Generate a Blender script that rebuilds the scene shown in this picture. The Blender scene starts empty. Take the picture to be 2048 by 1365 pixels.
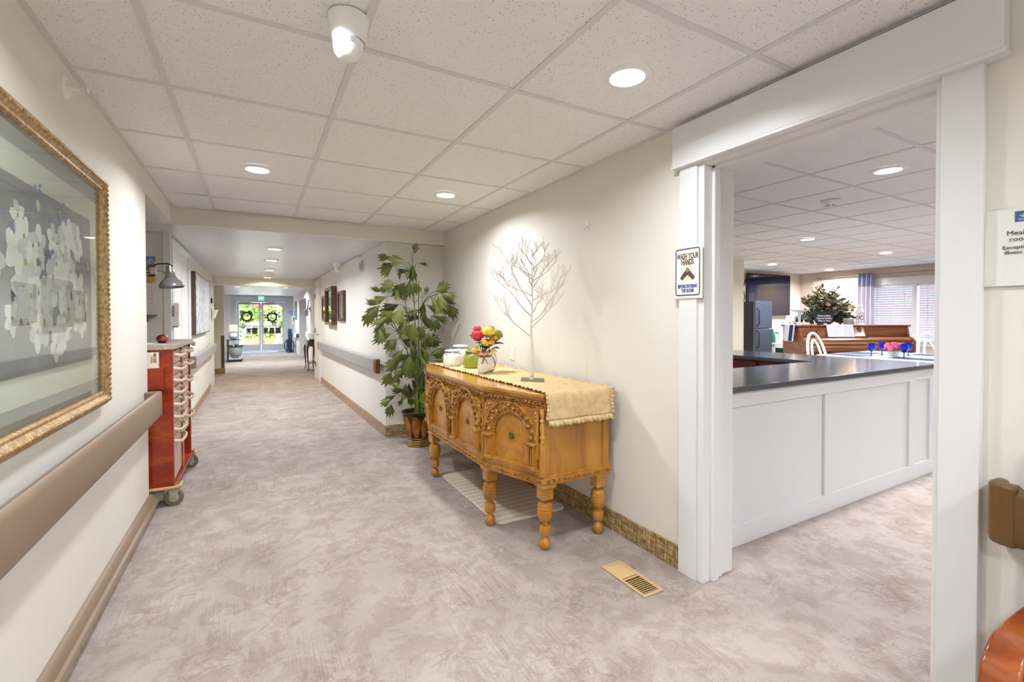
import bpy, bmesh, math, random
from mathutils import Vector, Matrix, Euler
random.seed(7)
PI = math.pi
sc = bpy.context.scene
COL = sc.collection

# ------------------------------------------------------------------ camera
CAM_H = 1.2506
CEIL = 2.19          # tiled ceiling of the near hall
LOW = 2.05           # lower plaster ceiling of the corridor
DCEIL = 2.30         # dining room ceiling
yaw, pitch, roll = .5074, .0144, -.0018
Fv = Vector((math.sin(yaw)*math.cos(pitch), math.cos(yaw)*math.cos(pitch), -math.sin(pitch)))
R0 = Vector((math.cos(yaw), -math.sin(yaw), 0)); U0 = R0.cross(Fv)
Rv = math.cos(roll)*R0 + math.sin(roll)*U0; Uv = Rv.cross(Fv)
cd = bpy.data.cameras.new('camera'); cam = bpy.data.objects.new('camera', cd); COL.objects.link(cam)
cam.matrix_world = Matrix(((Rv.x, Uv.x, -Fv.x, 0), (Rv.y, Uv.y, -Fv.y, 0), (Rv.z, Uv.z, -Fv.z, CAM_H), (0, 0, 0, 1)))
cd.sensor_width = 36; cd.lens = 920.63/2048*36
cd.shift_y = -(682.5-649.6)/2048
cd.clip_start = .02; cd.clip_end = 300
sc.camera = cam

# ------------------------------------------------------------------ world, sun, exposure
W = bpy.data.worlds.new('world'); sc.world = W; W.use_nodes = True
nt = W.node_tree; bgn = nt.nodes['Background']
sky = nt.nodes.new('ShaderNodeTexSky'); sky.sky_type = 'NISHITA'
sky.sun_disc = False; sky.sun_elevation = math.radians(52); sky.sun_rotation = math.radians(205)
sky.air_density = 1.0; sky.dust_density = 2.0
nt.links.new(sky.outputs[0], bgn.inputs[0]); bgn.inputs[1].default_value = 2.0
sd = bpy.data.lights.new('sun', 'SUN'); sd.energy = 9.0; sd.angle = .02; sd.color = (1, .95, .87)
sun = bpy.data.objects.new('sun', sd); COL.objects.link(sun)
sun.location = (0, 0, 30)
sun.rotation_euler = Vector((.35, .55, -.95)).to_track_quat('-Z', 'Y').to_euler()
sc.view_settings.view_transform = 'Standard'; sc.view_settings.look = 'None'
sc.view_settings.gamma = 1; sc.view_settings.use_curve_mapping = False
sc.view_settings.exposure = 0.25
LAMP_W = 16.0

# ------------------------------------------------------------------ materials
def lin(c):
    return tuple(((x/255)/12.92 if x/255 <= .04045 else ((x/255+.055)/1.055)**2.4) for x in c)
MATS = {}
def mat(name, col, rough=.5, metal=0., spec=.5, noise=None, bump=None, emit=None, trans=0., alpha=1., coat=0., stretch=(1, 1, 1), sheen=0., ior=1.45, sss=0.):
    """col: sRGB tuple, or list of two tuples mixed by noise=(scale, lo, hi)."""
    if name in MATS: return MATS[name]
    m = bpy.data.materials.new(name); m.use_nodes = True; MATS[name] = m
    n = m.node_tree; b = n.nodes['Principled BSDF']
    c1 = col[0] if isinstance(col, list) else col
    b.inputs['Base Color'].default_value = (*lin(c1), 1)
    b.inputs['Roughness'].default_value = rough; b.inputs['Metallic'].default_value = metal
    b.inputs['Specular IOR Level'].default_value = spec
    b.inputs['Transmission Weight'].default_value = trans; b.inputs['Alpha'].default_value = alpha
    b.inputs['Coat Weight'].default_value = coat; b.inputs['IOR'].default_value = ior
    b.inputs['Sheen Weight'].default_value = sheen
    if sss: b.inputs['Subsurface Weight'].default_value = sss
    if emit:
        b.inputs['Emission Color'].default_value = (*lin(emit[0]), 1); b.inputs['Emission Strength'].default_value = emit[1]
    if noise or bump:
        tc = n.nodes.new('ShaderNodeTexCoord'); mp = n.nodes.new('ShaderNodeMapping')
        mp.inputs['Scale'].default_value = stretch
        n.links.new(tc.outputs['Object'], mp.inputs['Vector'])
    if noise and isinstance(col, list):
        t = n.nodes.new('ShaderNodeTexNoise'); t.inputs['Scale'].default_value = noise[0]; t.inputs['Detail'].default_value = 6
        t.inputs['Distortion'].default_value = noise[3] if len(noise) > 3 else 0
        n.links.new(mp.outputs[0], t.inputs['Vector'])
        r = n.nodes.new('ShaderNodeValToRGB'); r.color_ramp.elements[0].position = noise[1]; r.color_ramp.elements[1].position = noise[2]
        r.color_ramp.elements[0].color = (*lin(col[0]), 1); r.color_ramp.elements[1].color = (*lin(col[1]), 1)
        if len(col) > 2:
            e = r.color_ramp.elements.new((noise[1]+noise[2])/2); e.color = (*lin(col[2]), 1)
        n.links.new(t.outputs['Fac'], r.inputs['Fac']); n.links.new(r.outputs['Color'], b.inputs['Base Color'])
    if bump:
        t2 = n.nodes.new('ShaderNodeTexNoise'); t2.inputs['Scale'].default_value = bump[0]; t2.inputs['Detail'].default_value = 4
        n.links.new(mp.outputs[0], t2.inputs['Vector'])
        bp = n.nodes.new('ShaderNodeBump'); bp.inputs['Strength'].default_value = bump[1]; bp.inputs['Distance'].default_value = bump[2] if len(bump) > 2 else .002
        n.links.new(t2.outputs['Fac'], bp.inputs['Height']); n.links.new(bp.outputs['Normal'], b.inputs['Normal'])
    return m

def nodes_of(name, rough=.5):
    m = bpy.data.materials.new(name); m.use_nodes = True; MATS[name] = m
    n = m.node_tree; b = n.nodes['Principled BSDF']; b.inputs['Roughness'].default_value = rough
    tc = n.nodes.new('ShaderNodeTexCoord')
    def new(t, **kw):
        x = n.nodes.new(t)
        for k, v in kw.items():
            if k in x.inputs: x.inputs[k].default_value = v
            else: setattr(x, k, v)
        return x
    return m, n, b, tc, new
def ramp(n, stops):
    r = n.nodes.new('ShaderNodeValToRGB'); cr = r.color_ramp
    cr.elements[0].position = stops[0][0]; cr.elements[0].color = (*lin(stops[0][1]), 1)
    cr.elements[1].position = stops[-1][0]; cr.elements[1].color = (*lin(stops[-1][1]), 1)
    for p, c in stops[1:-1]:
        e = cr.elements.new(p); e.color = (*lin(c), 1)
    return r
def mapping(n, tc, scale=(1, 1, 1), src='Object', rot=(0, 0, 0)):
    mp = n.nodes.new('ShaderNodeMapping'); mp.inputs['Scale'].default_value = scale; mp.inputs['Rotation'].default_value = rot
    n.links.new(tc.outputs[src], mp.inputs['Vector']); return mp

def carpet_mat():
    m, n, b, tc, new = nodes_of('carpet', .95)
    b.inputs['Specular IOR Level'].default_value = .1; b.inputs['Sheen Weight'].default_value = .15
    L = n.links.new
    mp = mapping(n, tc)
    # worn rug pattern: swirls from a distorted cell edge, patchy wear, fine directional ribs
    big = new('ShaderNodeTexNoise', Scale=2.1, Detail=8.0, Roughness=.62, Distortion=.8); L(mp.outputs[0], big.inputs['Vector'])
    warp = new('ShaderNodeTexNoise', Scale=6.0, Detail=3.0); L(mp.outputs[0], warp.inputs['Vector'])
    add = new('ShaderNodeMixRGB', blend_type='LINEAR_LIGHT', Fac=.16); L(mp.outputs[0], add.inputs[1]); L(warp.outputs['Color'], add.inputs[2])
    vor = new('ShaderNodeTexVoronoi', feature='DISTANCE_TO_EDGE', Scale=8.5); L(add.outputs[0], vor.inputs['Vector'])
    vr = new('ShaderNodeMapRange'); vr.inputs['From Min'].default_value = .0; vr.inputs['From Max'].default_value = .09; vr.inputs['To Min'].default_value = 1; vr.inputs['To Max'].default_value = 0
    L(vor.outputs['Distance'], vr.inputs['Value'])
    vor2 = new('ShaderNodeTexVoronoi', feature='DISTANCE_TO_EDGE', Scale=19.0); L(add.outputs[0], vor2.inputs['Vector'])
    vr2 = new('ShaderNodeMapRange'); vr2.inputs['From Max'].default_value = .12; vr2.inputs['To Min'].default_value = 1; vr2.inputs['To Max'].default_value = 0
    L(vor2.outputs['Distance'], vr2.inputs['Value'])
    mx = new('ShaderNodeMath', operation='MAXIMUM'); L(vr.outputs[0], mx.inputs[0]); L(vr2.outputs[0], mx.inputs[1])
    wear = new('ShaderNodeTexNoise', Scale=3.4, Detail=6.0, Roughness=.7); L(mp.outputs[0], wear.inputs['Vector'])
    wr = new('ShaderNodeMapRange'); wr.inputs['From Min'].default_value = .46; wr.inputs['From Max'].default_value = .62; L(wear.outputs['Fac'], wr.inputs['Value'])
    ml = new('ShaderNodeMath', operation='MULTIPLY'); L(mx.outputs[0], ml.inputs[0]); L(wr.outputs[0], ml.inputs[1])
    # ribs running with the corridor
    mr = mapping(n, tc, (150, 5, 1)); rib = new('ShaderNodeTexNoise', Scale=1.0, Detail=2.0); L(mr.outputs[0], rib.inputs['Vector'])
    ribm = new('ShaderNodeTexNoise', Scale=1.6, Detail=5.0, Roughness=.7); L(mp.outputs[0], ribm.inputs['Vector'])
    ribw = new('ShaderNodeMapRange'); ribw.inputs['From Min'].default_value = .48; ribw.inputs['From Max'].default_value = .66; L(ribm.outputs['Fac'], ribw.inputs['Value'])
    base = ramp(n, [(.3, (154, 142, 135)), (.5, (165, 153, 146)), (.7, (176, 165, 158))]); L(big.outputs['Fac'], base.inputs['Fac'])
    dk = new('ShaderNodeMixRGB', blend_type='MULTIPLY'); dk.inputs[2].default_value = (*lin((228, 222, 219)), 1)
    L(ml.outputs[0], dk.inputs[0]); L(base.outputs['Color'], dk.inputs[1])
    pn = new('ShaderNodeTexNoise', Scale=6.5, Detail=10.0, Roughness=.74, Distortion=.5); L(mp.outputs[0], pn.inputs['Vector'])
    pr = new('ShaderNodeMapRange'); pr.inputs['From Min'].default_value = .485; pr.inputs['From Max'].default_value = .53; pr.inputs['To Max'].default_value = .8; L(pn.outputs['Fac'], pr.inputs['Value'])
    dk2 = new('ShaderNodeMixRGB', blend_type='MULTIPLY'); dk2.inputs[2].default_value = (*lin((235, 230, 228)), 1); L(pr.outputs[0], dk2.inputs[0]); L(dk.outputs[0], dk2.inputs[1]); dk = dk2
    rr = ramp(n, [(.36, (172, 172, 172)), (.64, (204, 204, 204))]); L(rib.outputs['Fac'], rr.inputs['Fac'])
    ov = new('ShaderNodeMixRGB', blend_type='OVERLAY'); L(ribw.outputs[0], ov.inputs[0]); L(dk.outputs[0], ov.inputs[1]); L(rr.outputs['Color'], ov.inputs[2])
    fine = new('ShaderNodeTexNoise', Scale=260.0, Detail=2.0); L(mp.outputs[0], fine.inputs['Vector'])
    fr = ramp(n, [(.3, (176, 176, 176)), (.7, (200, 200, 200))]); L(fine.outputs['Fac'], fr.inputs['Fac'])
    ov2 = new('ShaderNodeMixRGB', blend_type='OVERLAY', Fac=.7); L(ov.outputs[0], ov2.inputs[1]); L(fr.outputs['Color'], ov2.inputs[2])
    L(ov2.outputs[0], b.inputs['Base Color'])
    bp = new('ShaderNodeBump', Strength=.35, Distance=.004); L(fine.outputs['Fac'], bp.inputs['Height']); L(bp.outputs[0], b.inputs['Normal'])
    return m
def tile_mat():
    m, n, b, tc, new = nodes_of('ceiling_tile', .9); L = n.links.new
    b.inputs['Specular IOR Level'].default_value = .15
    oi = n.nodes.new('ShaderNodeObjectInfo'); va = n.nodes.new('ShaderNodeVectorMath'); va.operation = 'ADD'
    L(tc.outputs['Object'], va.inputs[0]); L(oi.outputs['Location'], va.inputs[1])
    v = new('ShaderNodeTexVoronoi', Scale=95.0, Randomness=1.0); L(va.outputs[0], v.inputs['Vector'])
    big = new('ShaderNodeTexNoise', Scale=60.0, Detail=3.0); L(va.outputs[0], big.inputs['Vector'])
    r = new('ShaderNodeMapRange'); r.inputs['From Min'].default_value = .1; r.inputs['From Max'].default_value = .24; L(v.outputs['Distance'], r.inputs['Value'])
    g = new('ShaderNodeMapRange'); g.inputs['From Min'].default_value = .46; g.inputs['From Max'].default_value = .53; g.inputs['To Min'].default_value = 1; g.inputs['To Max'].default_value = 0
    L(big.outputs['Fac'], g.inputs['Value'])
    mx = new('ShaderNodeMath', operation='MAXIMUM'); L(r.outputs[0], mx.inputs[0]); L(g.outputs[0], mx.inputs[1])
    c = new('ShaderNodeMixRGB'); c.inputs[1].default_value = (*lin((128, 126, 122)), 1); c.inputs[2].default_value = (*lin((236, 236, 236)), 1)
    L(mx.outputs[0], c.inputs[0]); L(c.outputs[0], b.inputs['Base Color'])
    bp = new('ShaderNodeBump', Strength=.5, Distance=.003); L(mx.outputs[0], bp.inputs['Height']); L(bp.outputs[0], b.inputs['Normal'])
    return m
def woven_mat(name, c0, c1, c2):
    m, n, b, tc, new = nodes_of(name, .85); L = n.links.new
    a = mapping(n, tc, (14, 14, 190)); t = new('ShaderNodeTexNoise', Scale=1.0, Detail=3.0); L(a.outputs[0], t.inputs['Vector'])
    a2 = mapping(n, tc, (130, 130, 22)); t2 = new('ShaderNodeTexNoise', Scale=1.0, Detail=3.0); L(a2.outputs[0], t2.inputs['Vector'])
    ad = new('ShaderNodeMath', operation='ADD'); L(t.outputs['Fac'], ad.inputs[0]); L(t2.outputs['Fac'], ad.inputs[1])
    hf = new('ShaderNodeMath', operation='MULTIPLY'); hf.inputs[1].default_value = .5; L(ad.outputs[0], hf.inputs[0])
    r = ramp(n, [(.38, c0), (.5, c1), (.6, c2)]); L(hf.outputs[0], r.inputs['Fac']); L(r.outputs['Color'], b.inputs['Base Color'])
    bp = new('ShaderNodeBump', Strength=.4, Distance=.003); L(hf.outputs[0], bp.inputs['Height']); L(bp.outputs[0], b.inputs['Normal'])
    return m
def wood_mat(name, c0, c1, c2, rough=.3, scale=(3, 3, 26), coat=.3, axis=None):
    m, n, b, tc, new = nodes_of(name, rough); L = n.links.new
    b.inputs['Coat Weight'].default_value = coat; b.inputs['Coat Roughness'].default_value = .12
    a = mapping(n, tc, scale); t = new('ShaderNodeTexNoise', Scale=1.0, Detail=7.0, Roughness=.6, Distortion=.6); L(a.outputs[0], t.inputs['Vector'])
    r = ramp(n, [(.3, c0), (.5, c1), (.72, c2)]); L(t.outputs['Fac'], r.inputs['Fac']); L(r.outputs['Color'], b.inputs['Base Color'])
    return m

M_CARPET = carpet_mat(); M_TILE = tile_mat()
M_WALL = mat('wall_paint', (226, 223, 215), .55, spec=.3, bump=(55, .06, .004))
M_TEE = mat('ceiling_grid_white', (214, 214, 213), .5)
M_TRIM = mat('white_trim_paint', (226, 226, 227), .38, bump=(18, .05, .004))
M_PLASTER = mat('textured_plaster_ceiling', (216, 217, 221), .24, spec=.7, bump=(22, .75, .02), stretch=(.35, 1.7, 1))
M_BASE = woven_mat('woven_base_tan', (104, 80, 48), (150, 124, 82), (196, 176, 130))
M_BASE_DAYLIT = woven_mat('woven_base_daylit', (132, 104, 88), (164, 136, 116), (192, 168, 148))  # same woven base, with the corridor's pink daylight put into the colour
M_BROWN = mat('brown_vinyl', (132, 112, 93), .42, bump=(400, .08, .001))
M_BROWNCAP = mat('brown_vinyl_endcap', (106, 76, 36), .4)
M_GREYRAIL = mat('grey_vinyl_rail', (158, 154, 152), .42, bump=(300, .06, .001))
M_BLACK = mat('black_plastic', (26, 26, 28), .4)
M_GAPSHADE = mat('gap_shade', (16, 15, 14), .9)  # near-black colour standing for the shade seen through ceiling gaps
M_WHITEPL = mat('white_plastic', (238, 238, 235), .35)
M_CREAMPL = mat('cream_plastic', (224, 214, 194), .4)
M_GLASS = mat('clear_glass', (255, 255, 255), .02, trans=1., ior=1.45)
M_CHROME = mat('chrome', (205, 206, 210), .15, metal=1)
M_STEEL = mat('brushed_steel', (160, 162, 166), .3, metal=1)
M_LED = mat('led_diffuser', (255, 255, 255), .5, emit=((255, 248, 236), 9.0))

# ------------------------------------------------------------------ mesh helpers
class MB:
    def __init__(s): s.v = []; s.f = []; s.fm = []; s.mi = 0
    def add(s, vs, fs):
        o = len(s.v); s.v += [tuple(v) for v in vs]
        for f in fs: s.f.append(tuple(i+o for i in f)); s.fm.append(s.mi)
        return s
    def box(s, x0, x1, y0, y1, z0, z1):
        x0, x1 = min(x0, x1), max(x0, x1); y0, y1 = min(y0, y1), max(y0, y1); z0, z1 = min(z0, z1), max(z0, z1)
        return s.add([(x0, y0, z0), (x1, y0, z0), (x1, y1, z0), (x0, y1, z0), (x0, y0, z1), (x1, y0, z1), (x1, y1, z1), (x0, y1, z1)],
                     [(0, 3, 2, 1), (4, 5, 6, 7), (0, 1, 5, 4), (1, 2, 6, 5), (2, 3, 7, 6), (3, 0, 4, 7)])
    def obox(s, c, e0, e1, e2):
        """oriented box: centre, three half-extent vectors"""
        c, a, b, d = Vector(c), Vector(e0), Vector(e1), Vector(e2)
        vs = [c-a-b-d, c+a-b-d, c+a+b-d, c-a+b-d, c-a-b+d, c+a-b+d, c+a+b+d, c-a+b+d]
        return s.add(vs, [(0, 3, 2, 1), (4, 5, 6, 7), (0, 1, 5, 4), (1, 2, 6, 5), (2, 3, 7, 6), (3, 0, 4, 7)])
    def prism(s, pts, a, b, axis='z'):
        """polygon pts (2D, ccw) extruded from a to b. axis z: (x,y); axis y: (x,z); axis x: (y,z)"""
        n = len(pts)
        def P(p, t): return (p[0], p[1], t) if axis == 'z' else ((p[0], t, p[1]) if axis == 'y' else (t, p[0], p[1]))
        vs = [P(p, a) for p in pts] + [P(p, b) for p in pts]
        fs = [tuple(range(n))[::-1], tuple(range(n, 2*n))] + [(i, (i+1) % n, n+(i+1) % n, n+i) for i in range(n)]
        return s.add(vs, fs)
    def lathe(s, prof, c=(0, 0, 0), seg=20, axis='z', cap=True, sx=1, sy=1):
        """prof: list of (r, h)"""
        o = []; c = Vector(c)
        for r, h in prof:
            for k in range(seg):
                t = 2*PI*k/seg; p = (r*math.cos(t)*sx, r*math.sin(t)*sy, h)
                if axis == 'x': p = (h, p[0], p[1])
                elif axis == 'y': p = (p[1], h, p[0])
                o.append(c+Vector(p))
        fs = []
        for i in range(len(prof)-1):
            for k in range(seg):
                a = i*seg+k; b2 = i*seg+(k+1) % seg; fs.append((a, b2, b2+seg, a+seg))
        if cap:
            fs.append(tuple(range(seg))[::-1]); fs.append(tuple(range((len(prof)-1)*seg, len(prof)*seg)))
        return s.add(o, fs)
    def tube(s, pts, r, seg=8, closed=False, flat=1.0, cap=True):
        pts = [Vector(p) for p in pts]; n = len(pts)
        rs = r if isinstance(r, (list, tuple)) else [r]*n
        o = []; up = None
        for i, p in enumerate(pts):
            d = (pts[(i+1) % n]-pts[i-1]) if closed else (pts[min(i+1, n-1)]-pts[max(i-1, 0)])
            if d.length < 1e-9: d = Vector((0, 0, 1))
            d.normalize()
            if up is None:
                up = Vector((0, 0, 1)) if abs(d.z) < .9 else Vector((1, 0, 0))
            u = (up-d*up.dot(d))
            if u.length < 1e-6: u = d.orthogonal()
            u.normalize(); w = d.cross(u); up = u
            for k in range(seg):
                t = 2*PI*k/seg; o.append(p+(u*math.cos(t)*flat+w*math.sin(t))*rs[i])
        fs = []
        for i in range(n if closed else n-1):
            for k in range(seg):
                a = i*seg+k; b = i*seg+(k+1) % seg; c2 = ((i+1) % n)*seg
                fs.append((a, b, c2+(k+1) % seg, c2+k))
        if cap and not closed:
            fs.append(tuple(range(seg))[::-1]); fs.append(tuple(range((n-1)*seg, n*seg)))
        return s.add(o, fs)
    def sphere(s, c, r, seg=12, rings=8, sc3=(1, 1, 1)):
        prof = []; c = Vector(c); o = []
        for i in range(rings+1):
            a = -PI/2+PI*i/rings
            rr = max(math.cos(a), 1e-3)
            for k in range(seg):
                t = 2*PI*k/seg
                o.append(c+Vector((r*rr*math.cos(t)*sc3[0], r*rr*math.sin(t)*sc3[1], r*math.sin(a)*sc3[2])))
        fs = [(i*seg+k, i*seg+(k+1) % seg, (i+1)*seg+(k+1) % seg, (i+1)*seg+k) for i in range(rings) for k in range(seg)]
        return s.add(o, fs)
    def grid(s, fn, nu, nv, flip=False):
        vs = [fn(i/nu, j/nv) for j in range(nv+1) for i in range(nu+1)]; w = nu+1
        fs = [(j*w+i, j*w+i+1, (j+1)*w+i+1, (j+1)*w+i) for j in range(nv) for i in range(nu)]
        if flip: fs = [f[::-1] for f in fs]
        return s.add(vs, fs)
    def xf(s, M):
        s.v = [tuple(M @ Vector(v)) for v in s.v]; return s
    def mesh(s, name, mats, smooth=None):
        me = bpy.data.meshes.new(name); me.from_pydata(s.v, [], s.f)
        if not isinstance(mats, (list, tuple)): mats = [mats]
        for m in mats: me.materials.append(m)
        if len(mats) > 1:
            me.polygons.foreach_set('material_index', s.fm)
        me.update()
        if smooth is not None:
            me.polygons.foreach_set('use_smooth', [True]*len(me.polygons))
            me.set_sharp_from_angle(angle=math.radians(smooth))
        return me
    def build(s, name, mats, parent=None, smooth=None, bevel=0, bseg=2, solid=0, sub=0, loc=None, fixn=False):
        if parent is not None and parent.get('_w'):
            l = Vector(parent['_w']); s.v = [tuple(Vector(v)-l) for v in s.v]
        me = s.mesh(name, mats, smooth if smooth is not None else (12 if bevel else None))
        if fixn:
            bm = bmesh.new(); bm.from_mesh(me); bmesh.ops.recalc_face_normals(bm, faces=bm.faces); bm.to_mesh(me); bm.free()
        o = bpy.data.objects.new(name, me); COL.objects.link(o)
        if loc: o.location = loc
        if parent is not None:
            o.parent = parent
            if parent.get('_w'): o['_w'] = list(parent['_w'])
        if sub:
            md = o.modifiers.new('sub', 'SUBSURF'); md.levels = sub; md.render_levels = sub
        if solid:
            md = o.modifiers.new('solid', 'SOLIDIFY'); md.thickness = solid; md.offset = 0
        if bevel:
            md = o.modifiers.new('bevel', 'BEVEL'); md.width = bevel; md.segments = bseg; md.limit_method = 'ANGLE'; md.angle_limit = math.radians(40); md.harden_normals = True
        return o
def thing(name, label, cat, loc=(0, 0, 0), rotz=0., group=None, world=True):
    """Empty at the base of a thing. world=True: its parts are given in world coordinates."""
    o = bpy.data.objects.new(name, None); COL.objects.link(o); o.location = loc; o.rotation_euler = (0, 0, rotz)
    o.empty_display_size = .05; o['label'] = label; o['category'] = cat
    if group: o['group'] = group
    if world: o['_w'] = list(loc)
    return o
def tag(o, label, cat, group=None):
    o['label'] = label; o['category'] = cat
    if group: o['group'] = group
    return o
def struct(o): o['kind'] = 'structure'; return o
def place(me, name, parent=None, loc=(0, 0, 0), rot=(0, 0, 0), scale=(1, 1, 1)):
    o = bpy.data.objects.new(name, me); COL.objects.link(o); o.location = loc; o.rotation_euler = rot; o.scale = scale
    if parent is not None:
        if parent.get('_w'): o.location = Vector(loc)-Vector(parent['_w'])
        o.parent = parent
    return o
def copy_tree(o, parent=None):
    c = o.copy(); COL.objects.link(c); c.parent = parent
    for ch in list(o.children): copy_tree(ch, c)
    return c
def text_mesh(s, size, m, extrude=.0006, align='CENTER', name='lettering', bold=0.0, spacing=1.0):
    cu = bpy.data.curves.new('tmp', 'FONT'); cu.body = s; cu.size = size; cu.align_x = align; cu.align_y = 'CENTER'
    cu.extrude = extrude; cu.offset = bold; cu.resolution_u = 3; cu.space_character = spacing
    o = bpy.data.objects.new('tmp', cu); COL.objects.link(o)
    dg = bpy.context.evaluated_depsgraph_get()
    me = bpy.data.meshes.new_from_object(o.evaluated_get(dg)); me.name = name
    bpy.data.objects.remove(o); bpy.data.curves.remove(cu)
    me.materials.clear(); me.materials.append(m)
    return me
# orientation of text lying on walls: facing -X, +X, -Y
FACE_MX = (PI/2, 0, -PI/2); FACE_PX = (PI/2, 0, PI/2); FACE_MY = (PI/2, 0, 0)
# ================================================================== STRUCTURE
XL, XR, WE = -.61, 1.831, 3.70       # left wall, right wall, end of left wall
YB = 4.785                           # face of the beam where the ceiling drops
def sbox(name, m, *b, bevel=0):
    return struct(MB().box(*b).build(name, m, bevel=bevel))
struct(MB().box(-4, 12.2, -4.3, 20.02, -.06, 0).build('floor', M_CARPET))
# --- near hall ceiling: near-black backing as painted shade in the gaps, tiles, tee bars
ceil = sbox('ceiling', M_GAPSHADE, XL-.1, XR+.1, -3.3, YB+.02, CEIL+.035, CEIL+.12)
xt = [XL, -.305, .318, .941, 1.565, XR]
yt = [-3.3, -2.83, -2.187, -1.544, -.901, -.258, .385, 1.028, 1.671, 2.314, 2.956, 3.599, 4.242, YB]
cache = {}
def tile(parent, x0, x1, y0, y1, z, tilt=(0, 0)):
    w, l = round(x1-x0-.012, 3), round(y1-y0-.012, 3)
    k = (w, l)
    if k not in cache:
        cache[k] = MB().box(-w/2, w/2, -l/2, l/2, 0, .014).mesh('tile', M_TILE)
    return place(cache[k], 'tile', parent, ((x0+x1)/2, (y0+y1)/2, z+.004), (tilt[0], tilt[1], 0))
for i in range(5):
    for j in range(13):
        x0, x1, y0, y1 = xt[i], xt[i+1], yt[j], yt[j+1]
        tl = (random.uniform(-.003, .003), random.uniform(-.003, .003))
        if j == 12 and i in (1, 2): y1 -= .028; tl = (.006, 0)
        if j == 11 and i == 0: tl = (0, -.03)
        if i == 4: x1 -= .006
        tile(ceil, x0, x1, y0, y1, CEIL, tl)
for x in xt[1:5]:
    MB().box(x-.012, x+.012, -3.3, YB, CEIL-.001, CEIL+.006).build('tee_bar', M_TEE, ceil)
for y in yt[1:13]:
    for i in range(5):
        MB().box(xt[i]+.012, xt[i+1]-.012, y-.012, y+.012, CEIL, CEIL+.006).build('tee_bar', M_TEE, ceil)
MB().box(XL, XL+.022, -3.3, YB, CEIL-.001, CEIL+.006).box(XL, XL+.002, -3.3, YB, CEIL, CEIL+.03).build('wall_angle', M_TEE, ceil)
MB().box(XR-.020, XR, -3.3, YB, CEIL-.001, CEIL+.006).build('wall_angle', M_TEE, ceil)
# --- walls of the near hall
sbox('wall_left', M_WALL, XL-.12, XL, -3.3, WE, 0, CEIL+.12)
sbox('wall_rear', M_WALL, XL-.12, XR+.22, -3.4, -3.3, 0, CEIL+.12)
DY0, DY1, DZ = .598, 1.452, 1.985      # doorway to the dining room
wr = MB().box(XR, XR+.2, DY1, 4.9, 0, CEIL+.12).box(XR, XR+.2, -4.2, DY0, 0, DCEIL+.1).box(XR, XR+.2, DY0, DY1, DZ, DCEIL+.1)
wr.box(XR+.02, XR+.2, DY1, 6.5, CEIL+.1, DCEIL+.1).box(XR, XR+.2, 4.9, 6.5, 0, DCEIL+.1)
struct(wr.build('wall_right', M_WALL))
sbox('wall_niche', M_WALL, 1.187, XR, 4.885, 5.0, 0, LOW+.1)
sbox('wall_soffit_beam', M_WALL, XL-.02, XR, YB, YB+.06, LOW, CEIL+.035)
sbox('wall_soffit_left', M_WALL, XL-.06, XL, WE, YB, LOW, CEIL+.12)
sbox('ceiling_corridor', M_PLASTER, -1.75, XR+.1, YB+.03, 10.45, LOW-.0005, LOW+.12)
sbox('ceiling_alcove', mat('smooth_ceiling', (212, 213, 217), .5), -1.75, XL-.06, WE-.01, YB+.03, LOW, LOW+.12)
sbox('wall_alcove_back', M_WALL, -1.75, -.705, 5.30, 5.42, 0, LOW+.05)
sbox('wall_alcove_side', M_WALL, -1.87, -1.75, 3.5, 5.42, 0, LOW+.05)
sbox('wall_alcove_near', M_WALL, -1.87, XL-.12, WE-.12, WE, 0, LOW+.1)
sbox('trim_1', M_TRIM, -.745, -.69, 5.285, 5.33, 0, LOW)
# corridor walls (the right one runs slightly inwards)
XC = -.72
sbox('wall_corridor_left', M_WALL, XC-.12, XC, 5.33, 10.42, 0, LOW+.05)
RW = [(1.187, 4.89), (1.085, 10.42)]
def rwx(y): return 1.187+(y-4.89)*(1.085-1.187)/(10.42-4.89)
struct(MB().prism([RW[0], (1.5, 4.89), (1.5, 10.42), RW[1]], 0, LOW+.05).build('wall_corridor_right', M_WALL))
sbox('wall_far_beam', M_WALL, -1.0, 1.3, 10.42, 10.62, 1.895, LOW+.1)
# lobby
LZ = 2.115
sbox('ceiling_lobby', mat('lobby_ceiling', (230, 232, 238), .35, bump=(26, .4, .02)), -3.6, 1.4, 10.5, 20.0, LZ, LZ+.1)
struct(MB().box(1.27, 1.45, 10.42, 14.3, 0, LZ).box(1.27, 1.45, 16.8, 19.9, 0, LZ).box(1.27, 1.45, 14.3, 16.8, 1.84, LZ).build('wall_lobby_right', M_WALL))
struct(MB().box(3.0, 3.1, 14.0, 17.1, 0, LZ).box(1.45, 3.1, 13.9, 14.0, 0, LZ).box(1.45, 3.1, 17.1, 17.2, 0, LZ).build('wall_side_lightblock', M_WALL)); sbox('ceiling_side_lightblock', M_WALL, 1.4, 3.1, 13.9, 17.2, LZ, LZ+.1)  # small closed room added to stop sky light leaking through the opening
tr5 = sbox('trim_5', M_TRIM, 1.255, 1.47, 16.785, 16.80, 0, 1.84); MB().box(1.255, 1.27, 14.20, 14.3, 0, 1.94).build('trim_board', M_TRIM, tr5); MB().box(1.255, 1.27, 16.8, 16.9, 0, 1.94).build('trim_board', M_TRIM, tr5); MB().box(1.255, 1.27, 14.3, 16.8, 1.84, 1.94).build('trim_board', M_TRIM, tr5)
sbox('wall_lobby_jog', M_WALL, 1.085, 1.4, 10.40, 10.52, 0, LZ)
sbox('wall_column', M_WALL, -1.0, -.637, 12.3, 12.46, 0, LZ)
sbox('wall_lobby_near_left', M_WALL, -.95, -.82, 10.42, 12.3, 0, LZ)
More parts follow.
